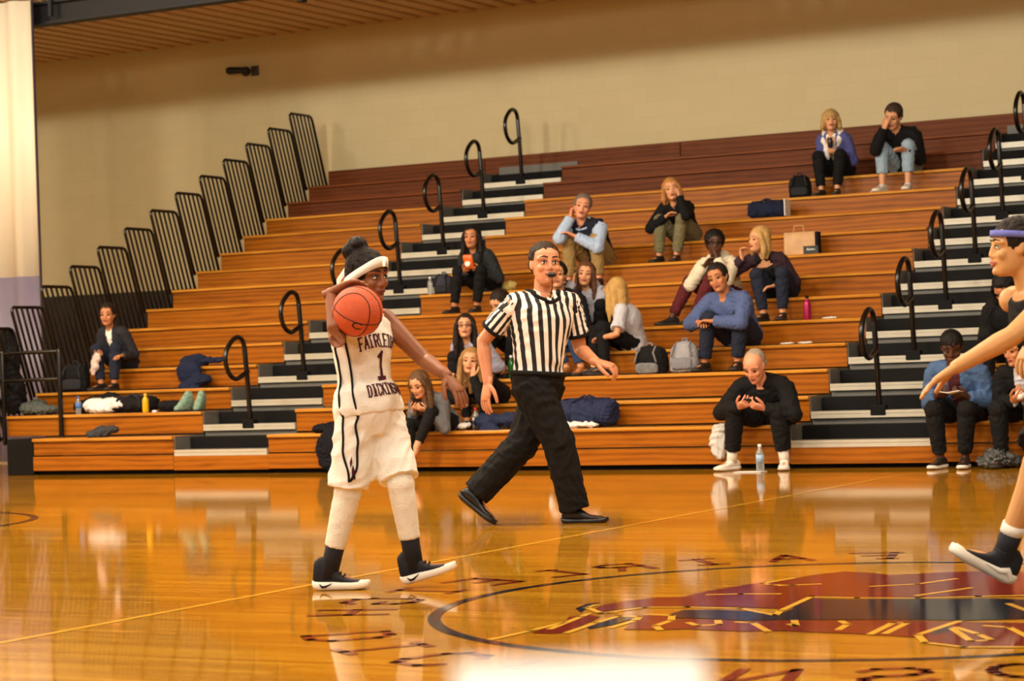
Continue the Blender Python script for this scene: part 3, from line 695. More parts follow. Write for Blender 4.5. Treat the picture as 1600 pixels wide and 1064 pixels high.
def hair(g, col, style='short', voxel=0.010, extra=None, cap=None, length=0.2, name='hair', seed=3):
    hs = g.hs; mb = MB(); hp = g.hp
    E = lambda c, r: mb.ell(hp(*c), g.hf * r[0] * hs, g.hl * r[1] * hs, g.hu * r[2] * hs, 20, 14)
    if cap is None: cap = ((-.022, 0, .037), (.104, .089, .096))
    E(*cap)
    if style in ('short', 'long', 'bob'): E((-.045, 0, -.005), (.066, .080, .070))
    if style == 'afro': E((-.022, 0, .040), (.110, .098, .098)); E((-.05, 0, .0), (.070, .088, .080))
    if style in ('long', 'bob'):
        L = length
        dn = -(g.hu * 0.45 + V((0, 0, 1)) * 0.55)
        for k in (-1, 1):
            pts = [hp(.034, .058 * k, .066), hp(.030, .084 * k, .012), hp(.012, .090 * k, -.050)]
            q = pts[-1]; pts += [q + dn * L * .5 - g.hf * .0 + g.hl * .006 * k, q + dn * L]
            mb.tube(pts, [.020 * hs, .024 * hs, .029 * hs, .032 * hs, .014 * hs], 9)
            q = hp(-.045, .062 * k, -.04); mb.tube([hp(-.03, .06 * k, .05), q, q + dn * L * .6, q + dn * L * 1.05], [.04 * hs, .042 * hs, .040 * hs, .018 * hs], 9)
        q = hp(-.075, 0, -.03); mb.tube([hp(-.06, 0, .06), q, q + dn * L * .6, q + dn * L * 1.1], [.05 * hs, .055 * hs, .048 * hs, .02 * hs], 10)
    if extra: extra(mb, hp, hs)
    me = remesh(mb, voxel, 2, 0.4)
    n = len(me.vertices); co = np.empty(n * 3, np.float32); me.vertices.foreach_get('co', co); co = co.reshape(-1, 3)
    no = np.empty(n * 3, np.float32); me.vertices.foreach_get('normal', no); no = no.reshape(-1, 3)
    co += no * wrinkle(co, 0.004 if style != 'afro' else .006, 0.03, seed, (1, 1, 0.25 if style != 'afro' else 1))[:, None]
    me.vertices.foreach_set('co', co.ravel()); me.update(); me.name = name
    return obj(name, me, hairm('%s_%d_%d_%d' % (style, *col), col), g.root)
def glasses(g):
    mb = MB(); hs = g.hs
    for k in (-1, 1):
        c = [(.098, (.033 + .023 * math.cos(t)) * k, .003 + .018 * math.sin(t)) for t in np.linspace(0, 2 * PI, 13)]
        mb.tube([g.hp(*p) for p in c], .0022 * hs, 5, round_ends=False)
        mb.tube([g.hp(.097, .056 * k, .008), g.hp(.03, .079 * k, .010), g.hp(-.01, .080 * k, .004)], .002 * hs, 5)
    mb.tube([g.hp(.098, -.010, .006), g.hp(.100, 0, .009), g.hp(.098, .010, .006)], .0022 * hs, 5)
    return mb.build('glasses', M_BLK, g.root)
def split_mesh(me, pred):
    """part a mesh by face: pred(centre) -> key; returns {key: mesh}"""
    vs = [v.co.copy() for v in me.vertices]; groups = {}
    for p in me.polygons: groups.setdefault(pred(p.center), []).append(tuple(p.vertices))
    out = {}
    for key, fs in groups.items():
        idx = {}; nv = []; nf = []
        for f in fs:
            q = []
            for i in f:
                if i not in idx: idx[i] = len(nv); nv.append(vs[i])
                q.append(idx[i])
            nf.append(q)
        m2 = bpy.data.meshes.new('part'); m2.from_pydata(nv, [], nf); m2.update(); m2.polygons.foreach_set('use_smooth', [True] * len(nf)); out[key] = m2
    bpy.data.meshes.remove(me)
    return out
def arm_tube(mb, g, sd, off, upto=1.0, flare=0.0, start=0.0):
    S_, E_, W_ = g.sh[sd], g.el[sd], g.wr[sd]; s, af = g.s, g.af
    full = [(0.0, .058), (.25, .055), (.5, .048), (.56, .046), (.75, .041), (1.0, .032)]
    def at(t): return S_.lerp(E_, t / .53) if t <= .53 else E_.lerp(W_, (t - .53) / .47)
    pts, rr = [], []
    for t, r in full:
        if t > upto: break
        pts.append(at(t)); rr.append(r * s * af + off)
    if full[-1][0] > upto or len(pts) < 2:
        pts.append(at(upto)); rr.append(np.interp(upto, [a for a, _ in full], [b for _, b in full]) * s * af + off + flare)
    mb.tube(pts, [float(r) for r in rr], 12, round_ends=False)
    if upto > .6: mb.sph(E_, .052 * s * af + off, 10, 8)
    return pts, rr
def top(g, name, m, off=0.018, sleeve=1.0, hem=-.12, neckt=.965, voxel=0.0125, wr=(0.0045, 0.11), collar=None, collar_m=None, split=None, flare=0.0, hood=None, sleeve_m=None, sleeve_name='sleeve', hemoff=0.006, seed=None, smooth=3, yoke=False):
    s = g.s; mb = MB(); ts = [hem + (neckt - hem) * k / 12 for k in range(13)]
    rings = []
    for t in ts:
        o_ = off + (hemoff if t < .2 else 0) - max(0, (t - .86)) * 0.05
        rings.append(g.tring(t, o_))
    mb.loft(rings, 22)
    if sleeve > 0 and sleeve_m is None:
        for sd in 'RL': arm_tube(mb, g, sd, off * 0.85, sleeve, flare)
    if sleeve > 0 or yoke:               # shoulder yoke
        for sd in 'RL': mb.tube([g.spine(.93), g.sh[sd] + g.tan(.9) * .004, g.sh[sd].lerp(g.el[sd], .12)], [(.062 + off * .5) * s, .058 * s + off * .8, .056 * s + off * .8], 10)
    if hood:
        T, l, f = g.frame(.95); c = g.spine(.97)
        mb.tube([c + l * .085 * s + f * .05, c + l * .10 * s - f * .03, c - f * .10 * s - T * .02, c - l * .10 * s - f * .03, c - l * .085 * s + f * .05], [.03 * s, .04 * s, .055 * s, .04 * s, .03 * s], 9)
        mb.ell(c - f * .12 * s - T * .07 * s, l * .10 * s, f * .05 * s, T * .09 * s)
    me = remesh(mb, voxel, smooth, 0.5, wr, seed if seed is not None else len(bpy.data.meshes)); me.name = name
    if split:
        def pred(c):
            T, l, f = g.frame(.6); v = c - g.pel; return split(v.dot(g.tan(.5)) / (g.neck - g.pel).length, v.dot(l), (c - g.spine(min(max(v.dot(g.tan(.5)) / (g.neck - g.pel).length, 0), 1))).dot(f))
        for key, m2 in split_mesh(me, pred).items():
            obj(key[0], m2, key[1], g.root); last = m2
        g.top = None
    else:
        g.top = me; g.topobj = obj(name, me, m, g.root)
    if sleeve > 0 and sleeve_m is not None:
        for sd in 'RL':
            mb = MB(); arm_tube(mb, g, sd, off * 0.7, sleeve, flare); me2 = remesh(mb, voxel, smooth, .5, wr, 5); me2.name = sleeve_name
            obj(sleeve_name, me2, sleeve_m, g.root)
    if collar:
        T, l, f = g.frame(.97); c = g.spine(collar[2] if len(collar) > 2 else .985); w, dd = [q + collar[1] for q in g.girdle(.985)]
        pts = [c + l * w * math.sin(a) + f * (dd * math.cos(a)) - T * (0.02 * math.cos(a)) for a in np.linspace(0, 2 * PI, 19)]
        MB().tube(pts, collar[0], 8, round_ends=False).build('collar', collar_m or m, g.root)
    return g.top
LEGP = [(0.0, .104), (.15, .098), (.35, .080), (.5, .066), (.6, .064), (.75, .056), (1.0, .045)]
def trousers(g, name, m, off=0.012, upto=0.95, wide=0.0, waist=.16, voxel=0.0125, wr=(0.005, 0.12), gap=None, sd_only=None, start=0.0, seed=2):
    s = g.s; mb = MB()
    if start == 0.0: mb.loft([g.tring(t, off) for t in (-.24, -.16, -.06, 0, .08, waist)], 20)
    for sd in (sd_only or 'RL'):
        H_, K_, A_ = g.hip[sd], g.kn[sd], g.an[sd]; pts, rr = [], []
        at = lambda t: H_.lerp(K_, t / .5) if t <= .5 else K_.lerp(A_, (t - .5) / .5)
        rad = lambda t: float(np.interp(t, [a for a, _ in LEGP], [b for _, b in LEGP])) * s + off + wide * t
        tt = [t for t, _ in LEGP if start < t < upto] ; tt = [start] + tt + [upto]
        mb.tube([at(t) for t in tt], [rad(t) for t in tt], 14, round_ends=False)
        if start == 0.0: mb.sph(H_.lerp(K_, .12), rad(.1), 12, 8)
        if start < .5 < upto: mb.sph(K_, rad(.5) * 1.06, 12, 8)
    me = remesh(mb, voxel, 3, 0.5, wr, seed); me.name = name
    g.bot = me
    return obj(name, me, m, g.root)
SHOE = [(-.082, .014, .030, .052), (-.072, .030, .012, .078), (-.045, .036, .002, .098), (-.005, .038, .002, .102), (.030, .038, .002, .092), (.065, .040, .002, .070), (.100, .045, .002, .056), (.135, .047, .004, .049), (.165, .042, .008, .042), (.186, .030, .014, .034), (.196, .012, .020, .028)]
def shoe(g, sd, m, ms, hi=0.0, sole=0.026, name='shoe', toe_up=0.0):
    """rounded upper with its own sole, ankle at origin of the table"""
    s = g.s * 1.02; A = g.an[sd]; fd, fu = getattr(g, 'fd' + sd), getattr(g, 'fu' + sd); fl = fu.cross(fd).normalized()
    base = A - fu * .085 * s
    P = lambda x, y, z: base + fd * x * s + fl * y * s + fu * z * s
    mb = MB(); rings = []
    for x, w, z0, z1 in SHOE:
        if hi and -.08 < x < .04: z1 = z1 + hi * (1 - max(0, x) / .04)
        z0 = z0 + sole * .6; c = P(x - (.012 if hi and x < .03 and x > -.07 else 0) * 0, 0, (z0 + z1) / 2); rings.append((c, fl * w * s, fu * (z1 - z0) / 2 * s))
    mb.loft(rings, 14, 0.8)
    if hi: mb.tube([A + fu * .0 * s, A + (g.kn[sd] - A).normalized() * hi * 1.0 * s], [.046 * s, .045 * s], 12, round_ends=False)
    me = remesh(mb, 0.008, 2, .4) if not hi else remesh(mb, 0.006, 2, .4); me.name = name
    o = obj(name, me, m, g.root)
    mb = MB(); rings = []
    for x, w, z0, z1 in SHOE:
        rings.append((P(x * 1.03, 0, (z0 + sole) / 2 + .002), fl * (w + .004) * s, fu * ((sole + .012) / 2 - z0 * .4) * s))
    mb.loft(rings, 14, 0.6); so = mb.build('sole', ms, o)
    return o
def sock(g, sd, m, h=0.12, r=0.042):
    A = g.an[sd]; d = (g.kn[sd] - A).normalized(); MB().tube([A - d * .02, A + d * h * .5, A + d * h], [r * g.s, r * g.s, (r + .004) * g.s], 12, round_ends=False).build('sock', m, g.root)
# ------------------------------------------------------------------ the three on the court
PHC = YAW - PI / 2
def snap_fn(me):
    bv = bvh_of(me)
    def f(p, off=0.004):
        q, n, i, d = bv.find_nearest(V(p))
        return q + n * off
    return f
M_WHITE = cloth('jersey_white', (238, 234, 222), 0.04); M_TIGHT = cloth('tights_cream', (232, 226, 208), 0.05)
M_PIPE = cloth('piping_black', (22, 18, 22)); M_LET = cloth('letter_maroon', (74, 24, 32)); M_NAVYS = mat('shoe_navy_knit', (13, 15, 26), rough=.8, var=.3, scale=60, bump=.3, bscale=200)
M_SOLE = mat('sole_white', (236, 230, 214), rough=.5, var=.04); M_BLKC = cloth('black', (13, 12, 13)); M_BLKS = mat('shoe_black_leather', (18, 17, 18), rough=.35, var=.3)

# --- player in white with the ball
g = figure('basketball player in white number 1 jersey walking with the ball', (-5.743, 9.206, 0), PHC, 1.62, (0, -.045, .864), (.04, -.025, 1.497), look=(50, 9, 3), face=54, chest=44,
           R=(.300, -.128, 1.440), L=(.24, .375, .985), fR=(.03, -.258, .084, 84, 0), fL=(.03, .150, .108, 80, 15), poleR=(.5, .15, -1.0), poleL=(-.2, .45, -.6),
           handR=dict(w=(.275, -.186, 1.412), d=(.12, .92, .36), n=(.42, .25, -.87), curl=12, spread=1.8), handL=dict(d=(.35, .55, -.75), n=(-.5, -.6, -.5), curl=14, spread=1.3), skinc='brown', fem=True, armk=1.25, voxel=.006, kneeR=(.7, 1, .2), kneeL=(1, .25, .2))
PL = g
face_parts(g, (26, 16, 12), (120, 56, 46), fine=True)
def _bun(mb, hp, hs):
    mb.sph(hp(-.072, .0, .125), .050 * hs); mb.sph(hp(-.10, .02, .135), .036 * hs); mb.sph(hp(-.05, -.02, .14), .034 * hs); mb.sph(hp(-.085, -.03, .105), .04 * hs)
hair(g, (24, 15, 12), 'short', .007, _bun, cap=((-.016, 0, .036), (.104, .087, .094)))
# headband: a band tilted from the brow to the nape
pts = []
for t in np.linspace(0, 2 * PI, 40):
    c, sn = math.cos(t), math.sin(t)
    z = .076 - .130 * (1 - c) * .5; pts.append((-.010 + .106 * c, .0885 * sn, z - .012 * sn * sn))
mb = MB(); vs = []
for p in pts:
    for dz, o_ in ((-.022, 0.0), (-.022, .004), (.022, .004), (.022, -.006)):
        k = 1 + o_ * 9 - (0.05 if dz > 0 else 0); vs.append(g.hp(p[0] * k, p[1] * k, p[2] + dz))
n_ = len(pts); mb.add(vs, [(4 * i + a, 4 * ((i + 1) % n_) + a, 4 * ((i + 1) % n_) + (a + 1) % 4, 4 * i + (a + 1) % 4) for i in range(n_) for a in range(4)])
mb.tube([g.hp(-.10, -.03, .02), g.hp(-.13, -.05, -.03), g.hp(-.12, -.06, -.09)], [.018, .013, .008], 8, flat=(g.hl, .35))
mb.build('headband', M_WHITE, g.root)
jm = top(g, 'jersey', M_WHITE, off=.020, sleeve=0, hem=-.08, neckt=.955, voxel=.007, wr=(.0035, .20), hemoff=.022)
sn = snap_fn(jm)
def band(path, r, m, nm, sf):
    P_ = [V(sf(p)) for p in path]
    for _ in range(4): P_ = [P_[0]] + [(P_[i - 1] + P_[i] * 2 + P_[i + 1]) / 4 for i in range(1, len(P_) - 1)] + [P_[-1]]
    MB().tube(P_, r, 7).build(nm, m, g.root)
band([g.tsurf(.955, a, .02) for a in np.linspace(-1.1, 1.1, 15)], .006, M_WHITE, 'neck_trim', sn)
for a0, a1 in ((-1.08, -1.22), (-1.62, -1.74)):
    band([g.tsurf(t, a0 + (a1 - a0) * (t + .1), .03) for t in np.linspace(-.06, .72, 24)], .0055, M_PIPE, 'piping', sn)
def jer(t0, a0):
    def f(u, v): return sn(g.tsurf(t0 + v / .47, a0 + u / .165, .03), .003)
    return f
mb = MB(); lettering(mb, 'FAIRLEIGH', .0215, .066, .0065, .0082, lambda u, v: jer(.60, .0)(u, v + .012 - 1.6 * u * u), .010); mb.build('lettering', M_LET, g.root)
mb = MB(); lettering(mb, '1', .070, .125, 0, .019, jer(.285, .0), .010); mb.build('number', M_LET, g.root)
mb = MB(); lettering(mb, 'DICKINSON', .0195, .056, .0055, .0078, lambda u, v: jer(.10, .0)(u, v - .6 * u * u), .010); mb.build('lettering', M_LET, g.root)
# shorts, tights, socks, shoes
mb = MB(); s_ = g.s
mb.loft([g.tring(t, o_) for t, o_ in ((-.30, .035), (-.20, .035), (-.1, .035), (0, .032), (.06, .026), (.12, .02))], 22)
for sd in 'RL':
    H_, K_ = g.hip[sd], g.kn[sd]; mb.tube([H_ + V((0, 0, .02)), H_.lerp(K_, .3), H_.lerp(K_, .6), H_.lerp(K_, .94)], [.106, .106, .102, .100], 16, round_ends=False)
    mb.sph(H_.lerp(K_, .15), .11)
mb.ell(g.pel - g.pf * .06 - V((0, 0, .02)), g.pl * .15, g.pf * .115, V((0, 0, .13)))
mb.ell(g.hip['R'].lerp(g.kn['R'], .5).lerp(g.hip['L'].lerp(g.kn['L'], .5), .5), V((.06, 0, 0)), V((0, .06, 0)), V((0, 0, .16)))
sm = remesh(mb, .008, 5, .5, (.005, .20), 8); sm.name = 'shorts'; obj('shorts', sm, M_WHITE, g.root); ss = snap_fn(sm)
def thigh(sd, t, ang, off=.16):
    H_, K_ = g.hip[sd], g.kn[sd]; d = (K_ - H_).normalized(); f = (g.pf - d * g.pf.dot(d)).normalized(); l = f.cross(d); ang += .38
    return H_.lerp(K_, t) + (f * math.cos(ang) + l * math.sin(ang)) * off
for pa in ([(-.05, -1.25), (.2, -1.2), (.45, -1.05), (.62, -.92), (.74, -1.02), (.84, -1.16)], [(-.05, -1.85), (.2, -1.85), (.45, -1.72), (.62, -1.55), (.74, -1.38), (.84, -1.22)]):
    tt = np.linspace(-.05, .84, 22); band([ss(thigh('R', t, float(np.interp(t, [q[0] for q in pa], [q[1] for q in pa]))), .001) for t in tt], .006, M_PIPE, 'piping', lambda p: p)
for cen, ht, ha, m_ in (((.60, -1.27), .07, .10, M_LET), ((.74, -1.12), .12, .085, M_LET), ((.76, -1.04), .09, .05, M_PIPE)):
    mb = MB(); q = [(0, -1), (.5, -.5), (1, 0), (.5, .5), (0, 1), (-.5, .5), (-1, 0), (-.5, -.5)]
    vs = [ss(thigh('R', cen[0], cen[1]), .005)] + [ss(thigh('R', cen[0] + v * ht, cen[1] + u * ha), .005) for u, v in q]
    mb.add(vs, [(0, i, i % 8 + 1) for i in range(1, 9)]); mb.build('diamond_emblem', m_, g.root)
trousers(g, 'tights', M_TIGHT, off=.003, upto=.84, voxel=.008, wr=(.001, .12), start=.25)
for sd in 'RL':
    sock(g, sd, M_NAVYS, .185, .047)
    o = shoe(g, sd, M_NAVYS, M_SOLE, hi=.065, sole=.036, name='high_top_shoe')
    A = g.an[sd]; fd, fu = getattr(g, 'fd' + sd), getattr(g, 'fu' + sd); fl = fu.cross(fd).normalized(); base = A - fu * .085 * s_
    mb = MB(); k = -1                     # curved check mark on the near side of the sole
    pr = [(-.042, .030), (-.030, .016), (-.012, .018), (.020, .034)]
    mb.tube([base + fd * x * s_ + fl * (.0445 * k) * s_ + fu * z * s_ for x, z in pr], [.002, .006, .005, .001], 6); mb.build('check_mark', M_PIPE, o)
    mb = MB()
    for j in range(4):
        x, z = .015 + j * .02, .098 - j * .011
        mb.tube([base + fd * x * s_ + fl * (.026) * s_ + fu * z * s_, base + fd * (x + .006) * s_ + fu * (z + .012) * s_, base + fd * x * s_ - fl * (.026) * s_ + fu * z * s_], .0035, 6)
    mb.build('laces', M_PIPE, o)

# --- the ball
BALL = thing('basketball', 'orange pebbled basketball held up by the player in white', 'basketball', (0, 0, 0))
bc = V(PL.root.location) + rotz(V((.335, -.058, 1.322)), PHC)
BALL.location = bc; BALL.rotation_euler = (.35, .5, .3)
M_BALL = mat('ball_leather', (204, 84, 38), rough=.55, var=.10, scale=30, bump=.6, bscale=260); M_SEAM = mat('ball_seam', (36, 18, 16), rough=.6)
MB().sph((0, 0, 0), .119, 40, 26).build('ball_skin', M_BALL, BALL)
rb = .1185
def circ(fn): MB().tube([fn(t) for t in np.linspace(0, 2 * PI, 61)], .0028, 6, round_ends=False).build('seam', M_SEAM, BALL)
circ(lambda t: V((math.cos(t), math.sin(t), 0)) * rb); circ(lambda t: V((math.cos(t), 0, math.sin(t))) * rb)
for k in (-1, 1):
    circ(lambda t, k=k: V((.78 * math.cos(t), k * (.52 + .16 * math.cos(2 * t)), .78 * math.sin(t))).normalized() * rb)
mb = MB()
def onb(u, v): 
    d = V((-.62, -.72, .22)); d = V((.42, -.86, -.28)); l = d.cross(V((0, 0, 1))).normalized(); up = l.cross(d).normalized(); return (d.normalized() - l * u / .119 + up * v / .119).normalized() * .1195
for q in ([(.02, .03), (-.0, .035), (-.02, .025), (-.02, .01), (.0, .0), (.02, .005)],): strip(mb, q, .007, onb, .01)
mb.build('print', M_SEAM, BALL)

# --- referee
m, nt, b = nodes_of('referee_stripes'); M_STR = m
at = N(nt, 'ShaderNodeAttribute', attribute_name='stripe'); fr = N(nt, 'ShaderNodeMath', operation='FRACT'); gt = N(nt, 'ShaderNodeMath', operation='GREATER_THAN'); gt.inputs[1].default_value = .52
mx = N(nt, 'ShaderNodeMix', data_type='RGBA'); mx.inputs['A'].default_value = rgb(236, 228, 222); mx.inputs['B'].default_value = rgb(14, 12, 14)
nt.links.new(at.outputs['Fac'], fr.inputs[0]); nt.links.new(fr.outputs[0], gt.inputs[0]); nt.links.new(gt.outputs[0], mx.inputs['Factor']); nt.links.new(mx.outputs['Result'], b.inputs['Base Color']); b.inputs['Roughness'].default_value = .8
def stripe_attr(me, fn):
    a = me.attributes.new('stripe', 'FLOAT', 'POINT'); a.data.foreach_set('value', [fn(v.co) for v in me.vertices])
g = figure('referee in black and white striped shirt walking with a whistle', (-6.92, 13.014, 0), PHC, 1.84, (0, .035, .945), (.03, .108, 1.690), look=(16, -2, -3), face=48, chest=22,
           R=(.06, -.285, .855), L=(.16, .44, 1.02), fR=(.06, .245, .088, 74, 0), fL=(-.06, -.395, .205, 78, -40), poleR=(-.5, -.9, -.1), poleL=(-.3, .15, -1),
           handR=dict(d=(.1, -.18, -1), n=(-.5, .8, .1), curl=12, spread=1.4), handL=dict(d=(.25, .9, -.3), n=(-.3, -.2, -.9), curl=34), skinc='ruddy', voxel=.0065, kneeR=(.6, 1, .1), kneeL=(.3, 1, .1), bend=.05, build=1.08, armk=1.08)
face_parts(g, (52, 34, 24), (170, 92, 78), fine=True)
hair(g, (44, 30, 22), 'crop', .007, lambda mb, hp, hs: mb.ell(hp(-.045, 0, .0), g.hf * .062 * hs, g.hl * .080 * hs, g.hu * .06 * hs), cap=((-.022, 0, .046), (.101, .084, .082)))
tm = top(g, 'striped_shirt', M_STR, off=.020, sleeve=0, yoke=True, hem=.0, neckt=.965, voxel=.008, wr=(.005, .15), hemoff=-.008)
def trs(p):
    v = p - g.pel; t = v.dot(g.tan(.5)) / (g.neck - g.pel).length; c, a, b_ = g.tring(min(max(t, 0), 1)); q = p - c
    s_ = q.dot(a.normalized()); an = math.atan2(s_, q.dot(b_.normalized())) * .150; k = min(1, max(0, (t - .78) / .12))
    return (an * (1 - k) + s_ * k) / .056 + .26 + 40
stripe_attr(tm, trs)
for sd in 'RL':
    mb = MB(); S_, E_ = g.sh[sd], g.el[sd]; dr = (E_ - S_).normalized(); inn = g.spine(.9)
    mb.tube([inn.lerp(S_, .55) + V((0, 0, .0)), S_ + V((0, 0, .004)), S_.lerp(E_, .35), S_.lerp(E_, .68)], [.062, .070, .074, .080], 14, round_ends=False)
    me = remesh(mb, .008, 3, .5, (.004, .12), 4); me.name = 'sleeve'
    ax = (g.cf - dr * g.cf.dot(dr)).normalized(); ay = dr.cross(ax)
    stripe_attr(me, lambda p, ax=ax, ay=ay, S_=S_: math.atan2((p - S_).dot(ay), (p - S_).dot(ax)) * .078 / .048 + 40.2)
    o = obj('sleeve', me, M_STR, g.root)
    E2 = S_.lerp(E_, .675); MB().tube([E2 - dr * .012, E2 + dr * .012],   .0815, 18, round_ends=False).build('cuff', M_BLKC, o)
sr = snap_fn(tm); T, l, f = g.frame(.97); c = g.spine(.975); pts = [sr(c + l * .10 * math.sin(a) + f * (.10 * math.cos(a)) - T * (.05 * max(0, math.cos(a)) ** 3), .004) for a in np.linspace(0, 2 * PI, 29)]
MB().tube(pts, .012, 8, round_ends=False).build('collar', M_BLKC, g.root)
trousers(g, 'trousers', M_BLKC, off=.022, upto=1.0, wide=.030, waist=.07, voxel=.009, wr=(.006, .16))
mb = MB(); c, a, b_ = g.tring(.06, .022); mb.tube([c + a * math.sin(q) + b_ * math.cos(q) for q in np.linspace(0, 2 * PI, 25)], .016, 8, round_ends=False); mb.build('belt', M_BLKC, g.root)
for sd in 'RL': shoe(g, sd, M_BLKS, M_BLKS, sole=.028)
WH = thing('whistle', 'small black whistle between the lips of the referee', 'whistle', g.root.location, PHC)
mb = MB(); mb.tube([g.hp(.095, 0, -.058), g.hp(.118, 0, -.058)], .008, 8); mb.tube([g.hp(.122, -.011, -.064), g.hp(.122, .011, -.064)], .017, 10); mb.build('whistle_body', M_BLKS, WH)
mb = MB(); mb.tube([g.hp(.128, 0, -.078), g.hp(.122, .004, -.13), g.spine(.94) + g.cf * .125, g.spine(.97) + g.cf * .10], .0035, 6); mb.build('lanyard', M_BLKS, WH)

# --- player in black running in at the right edge
g = figure('player in black uniform running in from the right with blue headband', (-2.562, 8.977, 0), PHC, 1.73, (-.06, .27, .905), (.02, .012, 1.452), look=(-88, 2, 0), face=-82, chest=-72,
           R=(-.22, .10, 1.02), L=(.16, -.335, .945), fR=(-.12, .80, .34, -85, -55), fL=(.03, -.085, .205, -86, 30), poleL=(1, -.3, -.3), poleR=(-.5, .6, -.4), handL=dict(d=(.02, -.85, -.5), n=(.15, .45, -.85), curl=10, spread=.8), skinc='gold', fem=True, headk=.88, armk=1.2, voxel=.0065, kneeL=(1, -.5, .3), kneeR=(0, -1, -.1), bend=.1)
face_parts(g, (44, 28, 20), (182, 104, 88), fine=True)
hair(g, (34, 24, 20), 'short', .007, lambda mb, hp, hs: mb.tube([hp(-.10, 0, .05), hp(-.16, 0, .03), hp(-.19, 0, -.06), hp(-.18, 0, -.14)], [.035 * hs, .04 * hs, .035 * hs, .015 * hs]), cap=((-.018, 0, .036), (.104, .087, .094)))
mb = MB(); vs = []; pts = [(-.012 + .1045 * math.cos(t), .0845 * math.sin(t), .062 - .028 * (1 - math.cos(t)) * .5) for t in np.linspace(0, 2 * PI, 40)][:-1]; n_ = len(pts)
for p in pts:
    for dz, k in ((-.013, 1.0), (-.013, 1.05), (.013, 1.02), (.013, .95)): vs.append(g.hp(p[0] * k, p[1] * k, p[2] + dz))
mb.add(vs, [(4 * i + a, 4 * ((i + 1) % n_) + a, 4 * ((i + 1) % n_) + (a + 1) % 4, 4 * i + (a + 1) % 4) for i in range(n_) for a in range(4)]); mb.build('headband', cloth('periwinkle', (112, 118, 196)), g.root)
top(g, 'jersey', M_BLKC, off=.018, sleeve=0, hem=-.1, neckt=.95, voxel=.008)
T, l, f = g.frame(.6); mb = MB(); sj = snap_fn(g.top); mb.tube([sj(g.tsurf(t, 1.45, .03)) for t in np.linspace(.1, .72, 14)], .02, 8, flat=(g.cf, 1)); mb.build('side_panel', M_WHITE, g.root)
mb = MB(); mb.loft([g.tring(t, o_) for t, o_ in ((-.30, .05), (-.15, .045), (0, .035), (.12, .02))], 20)
for sd in 'RL':
    H_, K_ = g.hip[sd], g.kn[sd]; mb.tube([H_, H_.lerp(K_, .4), H_.lerp(K_, .88)], [.115, .12, .122], 16, round_ends=False)
me = remesh(mb, .009, 4, .5, (.006, .16), 6); me.name = 'shorts'; obj('shorts', me, M_BLKC, g.root)
for sd in 'RL':
    sock(g, sd, M_NAVYS, .11, .044); A = g.an[sd]; d = (g.kn[sd] - A).normalized(); MB().tube([A + d * .105, A + d * .15], [.0475, .047], 14, round_ends=False).build('sock_top', M_WHITE, g.root)
    o = shoe(g, sd, M_NAVYS, M_SOLE, hi=.04, sole=.036, name='high_top_shoe')
    fd, fu = getattr(g, 'fd' + sd), getattr(g, 'fu' + sd); fl = fu.cross(fd).normalized(); base = A - fu * .085 * g.s
    for k in (-1, 1):
        mb = MB(); mb.tube([base + fd * x + fl * y * k + fu * z for x, y, z in ((-.06, .036, .02), (-.03, .041, .045), (.0, .043, .03), (.06, .044, .032))], [.012, .016, .012, .004], 8); mb.build('heel_wing', M_SOLE, o)
    MB().tube([base + fd * .17 - fl * .03 + fu * .035, base + fd * .19 + fu * .04, base + fd * .17 + fl * .03 + fu * .035], .011, 8).build('toe_stripe', M_SOLE, o)
